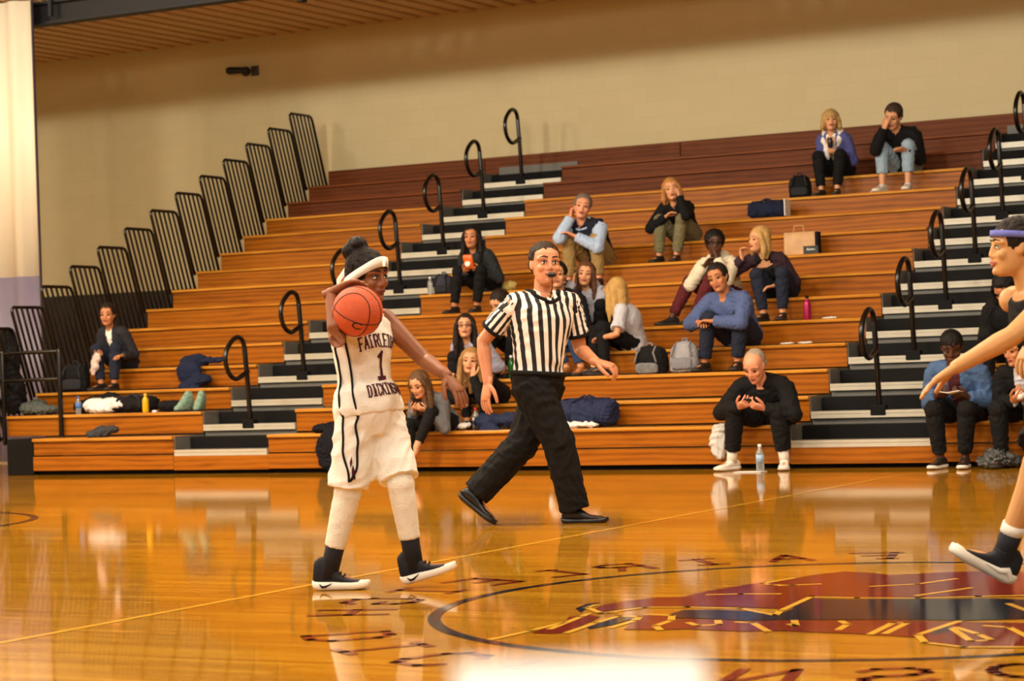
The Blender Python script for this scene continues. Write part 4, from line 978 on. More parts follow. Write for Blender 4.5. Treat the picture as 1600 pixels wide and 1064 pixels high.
# ------------------------------------------------------------------ spectators on the bleachers
# row, X, height, head, right hand, left hand, right foot, left foot  (metres, figure frame)
SP = {
'leftwoman':(4,-16.545,1.66,(0.17,0.000,0.880),(0.33,-0.063,0.395),(0.30,0.240,0.397),(0.27,-0.05),(0.27,0.14)),
'snack':(7,-12.548,1.66,(0.21,0.000,0.862),(0.28,-0.057,0.514),(0.28,0.076,0.508),(0.22,-0.252),(0.22,0.041)),
'glasses':(3,-11.436,1.64,(0.26,0.000,0.797),(0.30,-0.163,0.310),(0.30,0.116,0.302),(0.22,-0.196),(0.22,0.046)),
'blonde_black':(2,-11.044,1.66,(0.34,0.000,0.685),(0.30,-0.134,0.280),(0.25,-0.041,0.570),(0.22,-0.130),(0.22,0.060)),
'greyphone':(1,-11.340,1.64,(0.32,0.000,0.878),(0.28,-0.098,0.678),(0.28,0.012,0.670),(0.22,-0.181),(0.22,0.003)),
'boyphone':(4,-11.291,1.70,(0.30,-0.000,0.785),(0.33,-0.084,0.574),(0.33,-0.016,0.558),(0.22,-0.196),(0.22,0.041)),
'hoodman':(4,-10.70,1.78,(-0.02,-0.070,1.059),(0.25,0.00,0.35),(0.25,0.293,0.346),(0.22,0.119),(0.22,0.288)),
'greyhood':(5,-10.547,1.64,(0.24,-0.030,0.821),(0.15,-0.168,0.749),(0.30,-0.171,0.491),(0.22,-0.123),(0.22,0.080)),
'blondeback':(4,-9.977,1.66,(0.10,-0.060,0.860),(0.28,-0.174,0.370),(0.25,-0.131,0.355),(0.22,-0.288),(0.26,-0.143)),
'vest':(8,-11.381,1.80,(0.24,0.000,0.913),(0.18,-0.146,0.859),(0.35,-0.096,0.546),(0.22,-0.214),(0.22,0.166)),
'blackkhaki':(9,-10.510,1.66,(0.25,0.000,0.830),(0.25,-0.083,0.545),(0.12,0.042,0.761),(0.22,-0.195),(0.22,0.020)),
'purple':(12,-9.206,1.64,(0.14,0.000,0.902),(0.25,0.017,0.683),(0.25,0.051,0.538),(0.27,-0.102),(0.27,0.095)),
'jeansman':(12,-8.398,1.78,(0.27,0.000,0.870),(0.20,-0.074,0.778),(0.38,0.122,0.485),(0.30,-0.151),(0.30,0.155)),
'cream':(6,-9.357,1.70,(0.25,0.040,0.843),(0.15,-0.060,0.704),(0.15,0.029,0.720),(0.30,-0.46),(0.30,-0.201)),
'blueshirt':(4,-8.760,1.82,(0.22,-0.095,0.934),(0.36,-0.210,0.506),(0.34,-0.164,0.504),(0.22,-0.275),(0.22,0.083)),
'blondetop':(6,-8.734,1.68,(0.22,-0.100,0.857),(0.20,-0.178,0.703),(0.25,-0.066,0.318),(0.22,-0.081),(0.22,0.131)),
'phoneman':(1,-7.795,1.80,(0.34,-0.000,0.948),(0.40,-0.082,0.598),(0.38,0.015,0.584),(0.22,-0.304),(0.22,0.208)),
'denim':(1,-5.987,1.78,(0.24,-0.000,1.059),(0.30,-0.112,0.640),(0.30,0.087,0.624),(0.22,-0.143),(0.22,0.075)),
'rightedge':(1,-5.412,1.74,(0.26,-0.000,1.017),(0.35,0.010,0.603),(0.30,0.064,0.644),(0.22,-0.171),(0.22,0.086)),
'blackback':(3,-5.823,1.74,(0.18,0.000,0.930),(0.30,-0.192,0.414),(0.30,0.074,0.404),(0.22,-0.169),(0.22,0.038)),
}
FIG = {}
def sit(key, label, look, face=0, chest=None, fyaw=None, pelf=-.13, **kw):
    k, X, H, hd, R, L, fr, fl = SP[key]
    seat = RISE if k > 1 else Z1; z0 = RZ(k - 1) if k > 1 else 0.0; s = H / 1.7
    fy = fyaw if fyaw is not None else (face - 8, face + 8)
    fR = kw.pop('fR', (fr[0], fr[1], .088 * s, fy[0], 0)); fL = kw.pop('fL', (fl[0], fl[1], .088 * s, fy[1], 0))
    kw.setdefault('poleR', (-.3, -.30, -1)); kw.setdefault('poleL', (-.3, .30, -1)); kw.setdefault('bend', .55)
    g = figure(label, (X, RY(k), z0), -PI / 2, H, (pelf, 0, seat + .088 * s), kw.pop('head', hd), look, face, chest, kw.pop('R', R), kw.pop('L', L), fR, fL, group='spectators on the bleachers', **kw)
    FIG[key] = g
    return g
JEAN = cloth('dark_denim', (30, 36, 52)); JEANB = cloth('blue_denim', (44, 60, 92)); JEANL = cloth('light_denim', (142, 164, 180)); KHAKI = cloth('khaki', (150, 124, 74)); OLIVE = cloth('olive_grey', (112, 106, 76))
GREYH = cloth('heather_grey', (166, 166, 178)); CHAR = cloth('charcoal', (40, 40, 44)); SLATE = cloth('slate_green', (38, 44, 44))
BSH = mat('shoe_dark', (26, 22, 20), rough=.5, var=.3); BSO = mat('sole_dark', (40, 34, 30), rough=.7); WSH = mat('shoe_white', (226, 222, 212), rough=.5, var=.05)
def shoes(g, m=None, so=None):
    for sd in 'RL': shoe(g, sd, m or BSH, so or BSO)
CHEEK_L = dict(d=(-.2, -.25, 1), n=(-.2, -.9, .1), curl=30); CHEEK_R = dict(d=(-.2, .25, 1), n=(-.2, .9, .1), curl=30)
REST = dict(curl=26); HOLD_R = dict(d=(.5, .6, .2), n=(-.2, .5, .8), curl=35); HOLD_L = dict(d=(.5, -.6, .2), n=(-.2, -.5, .8), curl=35)

g = sit('leftwoman', 'woman in charcoal blazer over white top at far left of bleachers', (20, 4, 0), skinc='tan', fem=True, handR=HOLD_R)
face_parts(g); hair(g, (36, 24, 18), 'short', extra=lambda mb, hp, hs: mb.tube([hp(-.08, .0, .0), hp(-.07, .06, -.10), hp(-.02, .08, -.2)], [.04 * hs, .04 * hs, .02 * hs]))
top(g, 'blazer', CHAR, off=.022, split=lambda t, s, q: ('white_top', M_WHITE) if (q > .02 and t > .45 and abs(s) < .012 + .06 * (t - .45)) else ('blazer', CHAR))
trousers(g, 'jeans', JEAN); shoes(g)

g = sit('snack', 'woman with long dark hair in dark jacket eating from an orange bag', (14, 0, 0), skinc='tan', fem=True, handR=HOLD_R, handL=HOLD_L)
face_parts(g); hair(g, (24, 18, 16), 'long', length=.22); top(g, 'jacket', SLATE, off=.032, hood=True); trousers(g, 'leggings', M_BLKC, off=.008); shoes(g)

g = sit('glasses', 'woman with glasses and long dark hair in pale grey hoodie', (24, -4, 0), skinc='fair', fem=True)
face_parts(g); glasses(g); hair(g, (34, 24, 20), 'long', length=.26); top(g, 'hoodie', cloth('lavender_grey', (158, 158, 176)), off=.030, hood=True); trousers(g, 'leggings', M_BLKC); shoes(g)

g = sit('blonde_black', 'blonde woman in black sweater leaning forward with hand over mouth', (22, 2, -6), skinc='fair', fem=True, poleL=(.1, .35, -1), poleR=(-.1, -.5, -.9), handL=dict(d=(0, -.1, 1), n=(-1, 0, .1), curl=18), L=(.405, .035, .60))
face_parts(g); hair(g, (150, 112, 66), 'long', length=.26); top(g, 'sweater', M_BLKC, off=.024); trousers(g, 'leggings', M_BLKC, off=.008); shoes(g)

g = sit('greyphone', 'barefoot woman in grey sweater looking at her phone on the front row', (-4, 26, 0), skinc='fair', fem=True, handR=HOLD_R, handL=HOLD_L, fL=(.42, .0, .26, 8, -20), fyaw=(0, 10), kneeL=(1, .1, .8))
face_parts(g); hair(g, (92, 66, 42), 'long', length=.26); top(g, 'sweater', cloth('mid_grey', (104, 106, 110)), off=.024); trousers(g, 'leggings', M_BLKC, off=.004, upto=.93)

g = sit('boyphone', 'young man in black bent over his phone behind the referee', (-14, 30, 0), skinc='fair', handR=HOLD_R, handL=HOLD_L)
face_parts(g); hair(g, (34, 24, 18), 'short'); top(g, 'shirt', M_BLKC, off=.024, sleeve=.5, flare=.015); trousers(g, 'trousers', M_BLKC); shoes(g)

g = sit('hoodman', 'man in black hoodie half hidden behind the referee', (20, 0, 0), skinc='fair')
face_parts(g); hair(g, (28, 20, 16), 'short'); top(g, 'hoodie', cloth('ink_navy', (18, 20, 28)), off=.032, hood=True); trousers(g, 'jeans', JEANB); shoes(g, mat('shoe_tan', (150, 92, 44), rough=.6))

g = sit('greyhood', 'girl in grey hoodie resting her cheek on her hand', (20, 4, -8), skinc='fair', fem=True, handR=CHEEK_R, poleR=(.2, -.5, -1), R=(.28, -.115, .80), L=(.36, -.15, .56))
face_parts(g); hair(g, (88, 58, 38), 'long', length=.2); top(g, 'hoodie', GREYH, off=.028, hood=True); trousers(g, 'leggings', M_BLKC); shoes(g)

g = sit('blondeback', 'blonde woman in pale grey tee turned to talk to her neighbour', (-118, 6, 0), face=-50, chest=-72, skinc='fair', fem=True, fyaw=(-60, -50), R=(.12, -.22, .40), L=(.22, -.24, .38), poleR=(-.6, .2, -.6), poleL=(.5, .3, -.6))
face_parts(g); hair(g, (176, 140, 80), 'long', length=.26); top(g, 'tee_shirt', cloth('pale_grey', (186, 188, 196)), off=.026, sleeve=.42, flare=.015); trousers(g, 'leggings', M_BLKC); shoes(g)

g = sit('vest', 'grey haired man in navy vest and light blue shirt, chin on fist', (26, 2, -12), skinc='pink', build=1.06, handR=dict(d=(-.1, .2, 1), n=(-.3, .9, .1), curl=60), R=(.27, -.10, .86), L=(.42, -.08, .61), poleR=(.3, -.45, -1), poleL=(.1, .6, -.7))
face_parts(g, (110, 96, 84)); hair(g, (112, 100, 88), 'short'); SB = cloth('light_blue', (168, 190, 218))
top(g, 'vest', cloth('navy_vest', (22, 26, 40)), off=.036, sleeve=1.0, sleeve_m=SB, collar=(.014, .012), collar_m=SB); trousers(g, 'trousers', KHAKI, off=.018); shoes(g)

g = sit('blackkhaki', 'strawberry blonde woman in black sweater and olive trousers', (24, 2, 8), skinc='fair', fem=True, handL=CHEEK_L, L=(.30, .10, .80), poleL=(.25, .45, -1), R=(.30, .0, .56), poleR=(0, -.8, -.6))
face_parts(g, (120, 84, 50)); hair(g, (170, 118, 62), 'bob', length=.10); top(g, 'sweater', M_BLKC, off=.026); trousers(g, 'trousers', OLIVE, off=.014); shoes(g)

g = sit('purple', 'blonde woman in periwinkle jacket with white fleece collar on the top rows', (24, 0, 0), skinc='fair', fem=True, handR=HOLD_R, handL=HOLD_L)
PJ = cloth('periwinkle_jacket', (78, 80, 136)); face_parts(g, (110, 84, 50)); hair(g, (176, 142, 84), 'bob', length=.06, cap=((-.008, 0, .034), (.106, .089, .096)))
top(g, 'jacket', PJ, off=.028, split=lambda t, s, q: ('white_top', M_WHITE) if (q > .02 and abs(s) < .03 + .03 * t) else ('jacket', PJ))
T, l, f = g.frame(.95); c = g.spine(.96); MB().tube([c + l * .03 + f * .13 - T * .16, c + l * .10 + f * .06 - T * .01, c + l * .10 - f * .05 + T * .02, c - f * .10 + T * .02, c - l * .10 - f * .05 + T * .02, c - l * .10 + f * .06 - T * .01, c - l * .03 + f * .13 - T * .16], [.02, .034, .04, .04, .04, .034, .02], 10).build('fleece_collar', cloth('fleece', (230, 226, 214)), g.root)
trousers(g, 'trousers', M_BLKC); shoes(g)

g = sit('jeansman', 'man in black sweater and light jeans with his face in his hand', (-6, 26, -8), skinc='fair', handR=dict(d=(-.1, .3, 1), n=(-.9, .4, .1), curl=15), R=(.405, -.035, .80), poleR=(.2, -.4, -1), poleL=(-.3, .2, -.9))
face_parts(g); hair(g, (58, 44, 32), 'short'); top(g, 'sweater', M_BLKC, off=.028, collar=(.012, .008)); trousers(g, 'jeans', JEANL, off=.014, upto=.86); shoes(g, WSH, WSH)

g = sit('cream', 'person with glasses in cream sweater and maroon trousers, hand at chin', (28, 2, 0), skinc='dark', handL=CHEEK_L, L=(.345, .075, .735), R=(.30, -.02, .66), poleL=(.3, .5, -1), poleR=(.2, -.6, -.8), face=-14, fyaw=(-40, -25))
face_parts(g, (18, 12, 10), (96, 48, 42)); glasses(g); hair(g, (16, 13, 12), 'afro'); top(g, 'sweater', cloth('cream', (218, 208, 182)), off=.026, hood=True); trousers(g, 'trousers', cloth('maroon', (84, 28, 32)), off=.014); shoes(g)

g = sit('blueshirt', 'dark haired man in blue shirt leaning on his knee', (4, 10, 16), skinc='tan', build=1.10, handR=REST, handL=REST, R=(.34, -.25, .50), L=(.38, -.17, .51), chest=-12, poleR=(-.1, -.7, -.6), poleL=(.3, .7, -.5))
face_parts(g); hair(g, (34, 26, 22), 'short'); SHB = cloth('steel_blue', (76, 92, 136)); top(g, 'shirt', SHB, off=.030, collar=(.012, .010)); trousers(g, 'jeans', JEAN, off=.018); shoes(g)

g = sit('blondetop', 'blonde woman in black scoop top and plum cardigan, hand near mouth', (-34, 2, -6), skinc='fair', fem=True, chest=6, handR=dict(d=(-.1, -.1, 1), n=(.1, .9, .1), curl=40), poleR=(-.1, -.8, -.7), R=(.27, -.23, .72), L=(.22, -.03, .36))
PLUM = cloth('plum', (52, 34, 44)); face_parts(g, (130, 98, 60)); hair(g, (182, 146, 88), 'long', length=.14)
top(g, 'cardigan', PLUM, off=.024, split=lambda t, s, q: ('scoop_top', M_BLKC) if (q > .02 and abs(s) < .085) else ('cardigan', PLUM), neckt=.84); trousers(g, 'jeans', JEAN); shoes(g)

g = sit('phoneman', 'man in black tracksuit and white shoes looking at his phone on front row', (-4, 32, 0), skinc='pink', build=1.08, handR=HOLD_R, handL=HOLD_L, fyaw=(-22, 18), poleR=(-.2, -.9, -.5), poleL=(-.2, .9, -.5))
face_parts(g, (120, 104, 90)); hair(g, (150, 138, 122), 'crop', extra=lambda mb, hp, hs: mb.ell(hp(-.05, 0, .0), g.hf * .06 * hs, g.hl * .082 * hs, g.hu * .066 * hs), cap=((-.036, 0, .040), (.090, .080, .080)))
top(g, 'track_top', M_BLKC, off=.032, collar=(.014, .010)); trousers(g, 'track_trousers', M_BLKC, off=.022, upto=.90)
for sd in 'RL': sock(g, sd, M_WHITE, .12, .046)
shoes(g, WSH, WSH)

g = sit('denim', 'man in denim jacket over maroon shirt reading on the front row', (14, 26, 0), skinc='dark', handR=HOLD_R, handL=HOLD_L)
DJ = cloth('denim_jacket', (70, 96, 136)); face_parts(g, (14, 10, 8), (90, 44, 40)); hair(g, (14, 12, 12), 'crop', extra=lambda mb, hp, hs: mb.ell(hp(-.045, 0, .0), g.hf * .062 * hs, g.hl * .081 * hs, g.hu * .06 * hs), cap=((-.014, 0, .042), (.103, .085, .086)))
top(g, 'denim_jacket', DJ, off=.034, split=lambda t, s, q: ('maroon_shirt', cloth('maroon_tee', (70, 26, 30))) if (q > .02 and abs(s) < .055) else ('denim_jacket', DJ)); trousers(g, 'trousers', M_BLKC, off=.016); shoes(g, BSH, WSH)

g = sit('rightedge', 'person in black jacket with white shoulder stripes at right edge of front row', (-30, 14, 0), skinc='tan', handR=HOLD_R, handL=HOLD_L)
face_parts(g); hair(g, (22, 17, 15), 'short'); top(g, 'jacket', M_BLKC, off=.032, split=lambda t, s, q: ('grey_shirt', cloth('pale_grey', (186, 188, 196))) if (q > .02 and t > .2 and abs(s) < .02 + .05 * t) else ('jacket', M_BLKC)); trousers(g, 'trousers', M_BLKC, off=.018); shoes(g)
mb = MB(); S_, E_ = g.sh['R'], g.el['R']; o_ = V((.055, -.02, .02)); mb.tube([S_.lerp(E_, .35) + o_, S_.lerp(E_, .95) + o_], .012, 6); mb.tube([S_.lerp(E_, 1.0) + o_ * .9, g.el['R'].lerp(g.wr['R'], .6) + V((.02, -.03, .035))], .007, 6); mb.build('sleeve_stripe', M_WHITE, g.root)

g = sit('blackback', 'dark haired person in black hoodie behind the running player', (-10, 52, 0), skinc='tan')
face_parts(g); hair(g, (16, 13, 12), 'long', length=.18); top(g, 'hoodie', M_BLKC, off=.034, hood=True); trousers(g, 'trousers', M_BLKC, off=.016); shoes(g)
# ================================================================== THINGS LYING ABOUT
def soft(mb, voxel=.012, sm=4, wr=(.008, .10), seed=1, name='cloth'):
    me = remesh(mb, voxel, sm, .5, wr, seed); me.name = name; return me
def heap(name, label, cat, loc, blobs, m, group=None, wr=(.010, .12), seed=1, rz=0.0, voxel=.012):
    """one soft thing made of welded lumps (coat, towel, cloth)"""
    mb = MB()
    for c, r in blobs: mb.ell(c, V((r[0], 0, 0)), V((0, r[1], 0)), V((0, 0, r[2])), 16, 10)
    me = soft(mb, voxel, 3, wr, seed, name); o = obj(name, me, m); o.location = loc; o.rotation_euler = (0, 0, rz)
    return tag(o, label, cat, group)
GLASS_M = {}
def bottle(name, label, loc, h, r, m, capm, labm=None, group='bottles on the stands', lab=(.35, .62)):
    B = thing(name, label, 'bottle', loc, 0, group); q = h
    prof = [(0.0, .80), (.02, .97), (.10, 1.0), (.62, 1.0), (.72, .88), (.82, .52), (.86, .40), (.90, .40)]
    MB().loft([(V((0, 0, z * q)), V((r * k, 0, 0)), V((0, r * k, 0))) for z, k in prof], 18).build('bottle_body', m, B)
    MB().loft([(V((0, 0, z * q)), V((r * k, 0, 0)), V((0, r * k, 0))) for z, k in ((.895, .46), (.90, .48), (.985, .48), (1.0, .42))], 16).build('cap', capm, B)
    if labm: MB().loft([(V((0, 0, z * q)), V((r * 1.03, 0, 0)), V((0, r * 1.03, 0))) for z in lab], 18).build('paper_label', labm, B, smooth=True)
    return B
M_CLEAR = mat('clear_plastic', (206, 214, 214), rough=.08, var=.03, trans=.75); M_CAPW = mat('cap_white', (230, 230, 226), rough=.4); M_CAPR = mat('cap_red', (196, 50, 30), rough=.4); M_CAPB = mat('cap_blue', (60, 110, 190), rough=.4)
def backpack(name, label, loc, w, d, h, m, m2, rz=0.0, tilt=0.0, group='bags on the stands', seed=1):
    B = thing(name, label, 'bag', loc, rz, group)
    M_ = Matrix.Rotation(tilt, 4, 'X')
    mb = MB(); mb.loft([(M_ @ V((0, 0, z * h)), M_ @ V((w / 2 * k, 0, 0)), M_ @ V((0, d / 2 * k, 0))) for z, k in ((0, .80), (.04, .95), (.3, 1.0), (.65, .97), (.85, .82), (.95, .55), (1.0, .2))], 20, .7)
    obj('bag_body', soft(mb, .011, 2, (.006, .10), seed, 'bag_body'), m, B)
    mb = MB(); mb.loft([(M_ @ V((0, -d * .5, z * h)), M_ @ V((w / 2 * k, 0, 0)), M_ @ V((0, d * .16 * k, 0))) for z, k in ((.08, .5), (.12, .72), (.30, .76), (.42, .70), (.46, .4))], 16, .7)
    obj('front_pocket', soft(mb, .010, 2, (.003, .08), seed + 1, 'front_pocket'), m2, B)
    for k in (-1, 1): MB().tube([M_ @ V((k * w * .22, -d * .1, h * .97)), M_ @ V((k * w * .26, -d * .50, h * .80)), M_ @ V((k * w * .34, -d * .56, h * .5))], .013, 7, flat=((1, 0, 0), .8)).build('strap', m2, B)
    MB().tube([M_ @ V((-w * .1, 0, h * .97)), M_ @ V((-w * .06, 0, h * 1.08)), M_ @ V((w * .06, 0, h * 1.08)), M_ @ V((w * .1, 0, h * .97))], .009, 7).build('top_handle', m2, B)
    return B
def duffel(name, label, loc, L, r, m, m2, rz=0.0, seed=1):
    B = thing(name, label, 'bag', loc, rz, 'bags on the stands')
    mb = MB(); mb.loft([(V((x * L, 0, r * .9)), V((0, r * k, 0)), V((0, 0, r * .9 * k))) for x, k in ((-.5, .5), (-.48, .8), (-.42, .95), (-.2, 1), (.1, 1.02), (.42, .95), (.48, .8), (.5, .5))], 18, .85)
    obj('bag_body', soft(mb, .012, 2, (.010, .14), seed, 'bag_body'), m, B)
    for k in (-1, 1): MB().tube([(-.22 * L, -r * .95 * k, r * .6), (-.18 * L, -r * .75 * k, r * 1.6), (0, -r * .3 * k, r * 2.0), (.18 * L, -r * .75 * k, r * 1.6), (.22 * L, -r * .95 * k, r * .6)], .011, 7).build('carry_handle', m2, B)
    MB().tube([(-.4 * L, 0, r * 1.80), (0, 0, r * 1.85), (.4 * L, 0, r * 1.80)], .007, 6).build('zip', m2, B)
    return B
NV = cloth('navy_nylon', (24, 32, 58)); BKN = cloth('black_nylon', (15, 14, 16)); GRN = cloth('grey_nylon', (150, 150, 154)); WHC = cloth('white_cloth', (228, 226, 220), .05)
# -- left bank
heap('white_jacket', 'crumpled white jacket lying on the second bench, left bank', 'jacket', (-16.12, 20.02, .647), [((-.10, 0, .09), (.16, .12, .09)), ((.12, .02, .11), (.17, .10, .07)), ((0, 0, .05), (.2, .13, .06)), ((.24, .0, .09), (.09, .08, .05))], WHC, seed=3)
bottle('water_bottle', 'small clear bottle with blue label next to the white jacket', (-16.39, 19.93, .647), .20, .033, M_CLEAR, M_CAPB, mat('label_blue', (70, 120, 190), rough=.5))
duffel('duffel_bag', 'black duffel bag lying on the second bench, left bank', (-15.72, 20.08, .647), .62, .10, BKN, CHAR, .05)
bottle('sports_drink', 'yellow sports drink bottle in front of the black duffel', (-15.43, 19.91, .647), .21, .036, mat('drink_yellow', (214, 170, 20), rough=.15, var=.05), mat('cap_yellow', (222, 182, 40), rough=.4))
heap('dark_scarf', 'bundle of dark knit clothing right of the duffel bag', 'clothing', (-15.13, 20.02, .647), [((0, 0, .06), (.15, .10, .07)), ((.1, .03, .05), (.12, .1, .05)), ((-.1, -.02, .07), (.09, .08, .06))], BKN, seed=5)
tag(MB().rbox((0, 0, .012), (.05, .09, .024), .006, Matrix.Rotation(.4, 3, 'Z')).build('tissue_pack', mat('pack_white', (226, 220, 214), rough=.5), smooth=False), 'small white tissue pack by the duffel bag', 'pack').location = (-15.27, 19.87, .647)
backpack('backpack', 'black backpack beside the woman in the blazer', (-16.93, 20.56, .892), .34, .22, .33, BKN, CHAR, .2, group='bags on the stands')
heap('winter_coat', 'black coat heaped on the third bench below the woman in the blazer', 'coat', (-16.35, 20.22, .647), [((0, 0, .10), (.22, .10, .10)), ((-.18, 0, .08), (.16, .10, .08)), ((.16, .02, .16), (.14, .08, .08))], BKN, seed=9)
heap('grey_hat', 'grey and black knit hat and gloves on the lowest left bench', 'hat', (-15.66, 19.44, .401), [((0, 0, .06), (.11, .10, .07)), ((.10, .02, .08), (.10, .08, .05)), ((-.10, -.02, .04), (.10, .09, .045)), ((-.02, -.13, .02), (.08, .07, .05))], cloth('grey_black', (60, 60, 62)), seed=12)
heap('navy_coat', 'dark navy coat draped over two benches beside the left aisle', 'coat', (-15.46, 20.72, .892), [((-.06, .24, .30), (.20, .13, .09)), ((.02, .02, .18), (.17, .09, .16)), ((.16, .02, .10), (.17, .09, .07)), ((.10, -.10, .0), (.15, .08, .10)), ((.22, .22, .31), (.22, .06, .04)), ((.22, -.08, .08), (.14, .07, .05))], NV, seed=14)
def slipper(loc, rz, m, lab):
    S = thing('ankle_boot', lab, 'boot', loc, rz, 'pair of green boots')
    mb = MB(); mb.loft([(V((x, 0, (z0 + z1) / 2)), V((0, w, 0)), V((0, 0, (z1 - z0) / 2))) for x, w, z0, z1 in ((-.11, .02, .02, .12), (-.09, .042, .01, .22), (-.03, .048, .0, .23), (.03, .046, .0, .16), (.09, .048, .0, .09), (.14, .035, .01, .06), (.155, .015, .02, .045))], 14, .85)
    obj('boot_upper', soft(mb, .010, 2, (.004, .05), 3, 'boot_upper'), m, S); MB().rbox((.02, 0, .008), (.27, .09, .02), .008).build('sole', CHAR, S)
m, nt, b = nodes_of('green_pattern'); vo = N(nt, 'ShaderNodeTexVoronoi'); vo.inputs['Scale'].default_value = 55; cr = N(nt, 'ShaderNodeValToRGB'); cr.color_ramp.elements[0].color = rgb(60, 104, 92); cr.color_ramp.elements[1].color = rgb(150, 178, 156); cr.color_ramp.elements[1].position = .95
tcn = N(nt, 'ShaderNodeTexCoord'); nt.links.new(tcn.outputs['Object'], vo.inputs['Vector']); nt.links.new(vo.outputs['Distance'], cr.inputs[0]); nt.links.new(cr.outputs[0], b.inputs['Base Color']); b.inputs['Roughness'].default_value = .8
slipper((-14.92, 19.95, .647), -1.75, m, 'pale green patterned boot, the one nearer the navy coat'); slipper((-14.74, 19.98, .647), -1.3, m, 'pale green patterned boot, the one nearer the aisle steps')
heap('grey_jacket', 'grey green jacket bundled by the front rail', 'jacket', (-17.05, 20.06, .647), [((-.14, 0, .08), (.15, .12, .08)), ((.08, 0, .06), (.18, .12, .06)), ((-.06, .03, .13), (.12, .08, .06))], cloth('moss_grey', (84, 90, 84)), seed=17)
heap('hanging_coat', 'black coat hung over the far left guard rail', 'coat', (-17.42, 19.98, .66), [((0, 0, .62), (.13, .14, .34)), ((.02, .04, .25), (.14, .16, .26)), ((-.02, -.04, .85), (.11, .12, .16))], BKN, seed=18)
heap('cleaning_cloth', 'white cloth held by the woman in the blazer', 'cloth', (-16.61, 20.52, 1.20), [((0, 0, .0), (.06, .04, .09)), ((.03, 0, .08), (.06, .035, .06)), ((-.03, 0, -.07), (.04, .03, .06))], cloth('blush_white', (214, 190, 178)), seed=20, voxel=.010)
# -- middle bank, left half
def pouch(name, label, cat, loc, w, h, m, m2, rz=0.0, tilt=0.0):
    P_ = thing(name, label, cat, loc, rz); M_ = Matrix.Rotation(tilt, 4, 'X'); mb = MB()
    mb.loft([(M_ @ V((0, 0, z * h)), M_ @ V((w / 2 * k, 0, 0)), M_ @ V((0, d, 0))) for z, k, d in ((0, .95, .006), (.06, 1, .02), (.4, .98, .035), (.8, .98, .028), (.95, 1.0, .012), (1, 1.0, .006))], 16, .7)
    obj('pouch_body', soft(mb, .008, 1, (.004, .05), 2, 'pouch_body'), m, P_); MB().ell(M_ @ V((0, -.034, h * .42)), V((w * .28, 0, 0)), V((0, .006, 0)), V((0, 0, h * .2))).build('printed_patch', m2, P_)
    return P_
pouch('snack_bag', 'orange and white snack bag held by woman with long dark hair', 'snack', (-12.54, 22.17, 2.13), .13, .17, mat('foil_orange', (214, 96, 22), rough=.3), mat('foil_white', (232, 228, 220), rough=.3), 0, .3)
backpack('shoulder_bag', 'dark slate shoulder bag on the bench end by the left aisle', (-13.17, 22.66, 1.874), .24, .18, .24, cloth('slate', (52, 54, 64)), CHAR)
bottle('water_bottle', 'clear water bottle at the bench end by the slate bag', (-13.31, 22.58, 1.874), .21, .032, M_CLEAR, M_CAPW)
heap('tan_hat', 'pale yellow knit hat behind the woman with the snack bag', 'hat', (-12.34, 22.66, 1.874), [((0, 0, .05), (.12, .09, .06)), ((.05, 0, .07), (.08, .07, .05))], cloth('straw', (196, 180, 104)), seed=23)
bottle('water_bottle', 'clear bottle with red cap on the lowest bench near blonde woman', (-11.00, 19.46, .401), .22, .034, M_CLEAR, M_CAPR, M_CAPW, lab=(.4, .55))
heap('white_wrap', 'crumpled white wrapper on the lowest bench beside the red capped bottle', 'wrapper', (-11.19, 19.46, .401), [((0, 0, .04), (.11, .08, .04)), ((.06, .02, .05), (.07, .06, .03)), ((-.08, 0, .03), (.06, .05, .03))], WHC, seed=25)
bottle('black_flask', 'black bottle with white label beside the blonde woman in black', (-11.42, 19.93, .647), .25, .04, BKN, BKN, M_CAPW, lab=(.22, .55))
bottle('green_bottle', 'green bottle on the third bench behind the referee', (-11.13, 20.47, .892), .24, .033, mat('green_glass', (40, 120, 50), rough=.1, trans=.4), M_CAPW)
heap('denim_jacket_heap', 'dark blue jacket lying on the lowest bench behind the referee', 'jacket', (-10.74, 19.50, .401), [((-.14, 0, .08), (.17, .14, .09)), ((.10, .02, .09), (.20, .13, .08)), ((.3, .02, .07), (.14, .12, .07)), ((-.05, -.14, -.02), (.14, .06, .08))], cloth('navy_jacket', (34, 42, 70)), seed=27)
heap('white_towel', 'white towel hanging over the lowest bench by the navy bag', 'towel', (-9.92, 19.37, .401), [((.02, .03, .03), (.18, .10, .035)), ((-.12, -.06, -.01), (.07, .06, .06)), ((.16, .05, .03), (.14, .08, .03)), ((-.16, -.10, -.07), (.035, .03, .10))], WHC, seed=29)
duffel('navy_duffel', 'large navy duffel bag standing on the lowest bench right of the referee', (-9.83, 19.60, .401), .62, .155, cloth('navy_bag', (34, 42, 72)), NV, 0)
heap('garment_bag', 'black coat hanging over the lowest bench behind the player in white', 'coat', (-12.56, 19.23, .02), [((.0, .16, .42), (.28, .14, .08)), ((.04, -.01, .22), (.24, .06, .22)), ((-.1, .12, .43), (.22, .12, .06)), ((.36, .16, .46), (.34, .12, .11)), ((.62, .2, .52), (.16, .12, .16)), ((.05, -.01, .08), (.22, .05, .09))], cloth('ink', (14, 15, 22)), seed=31)
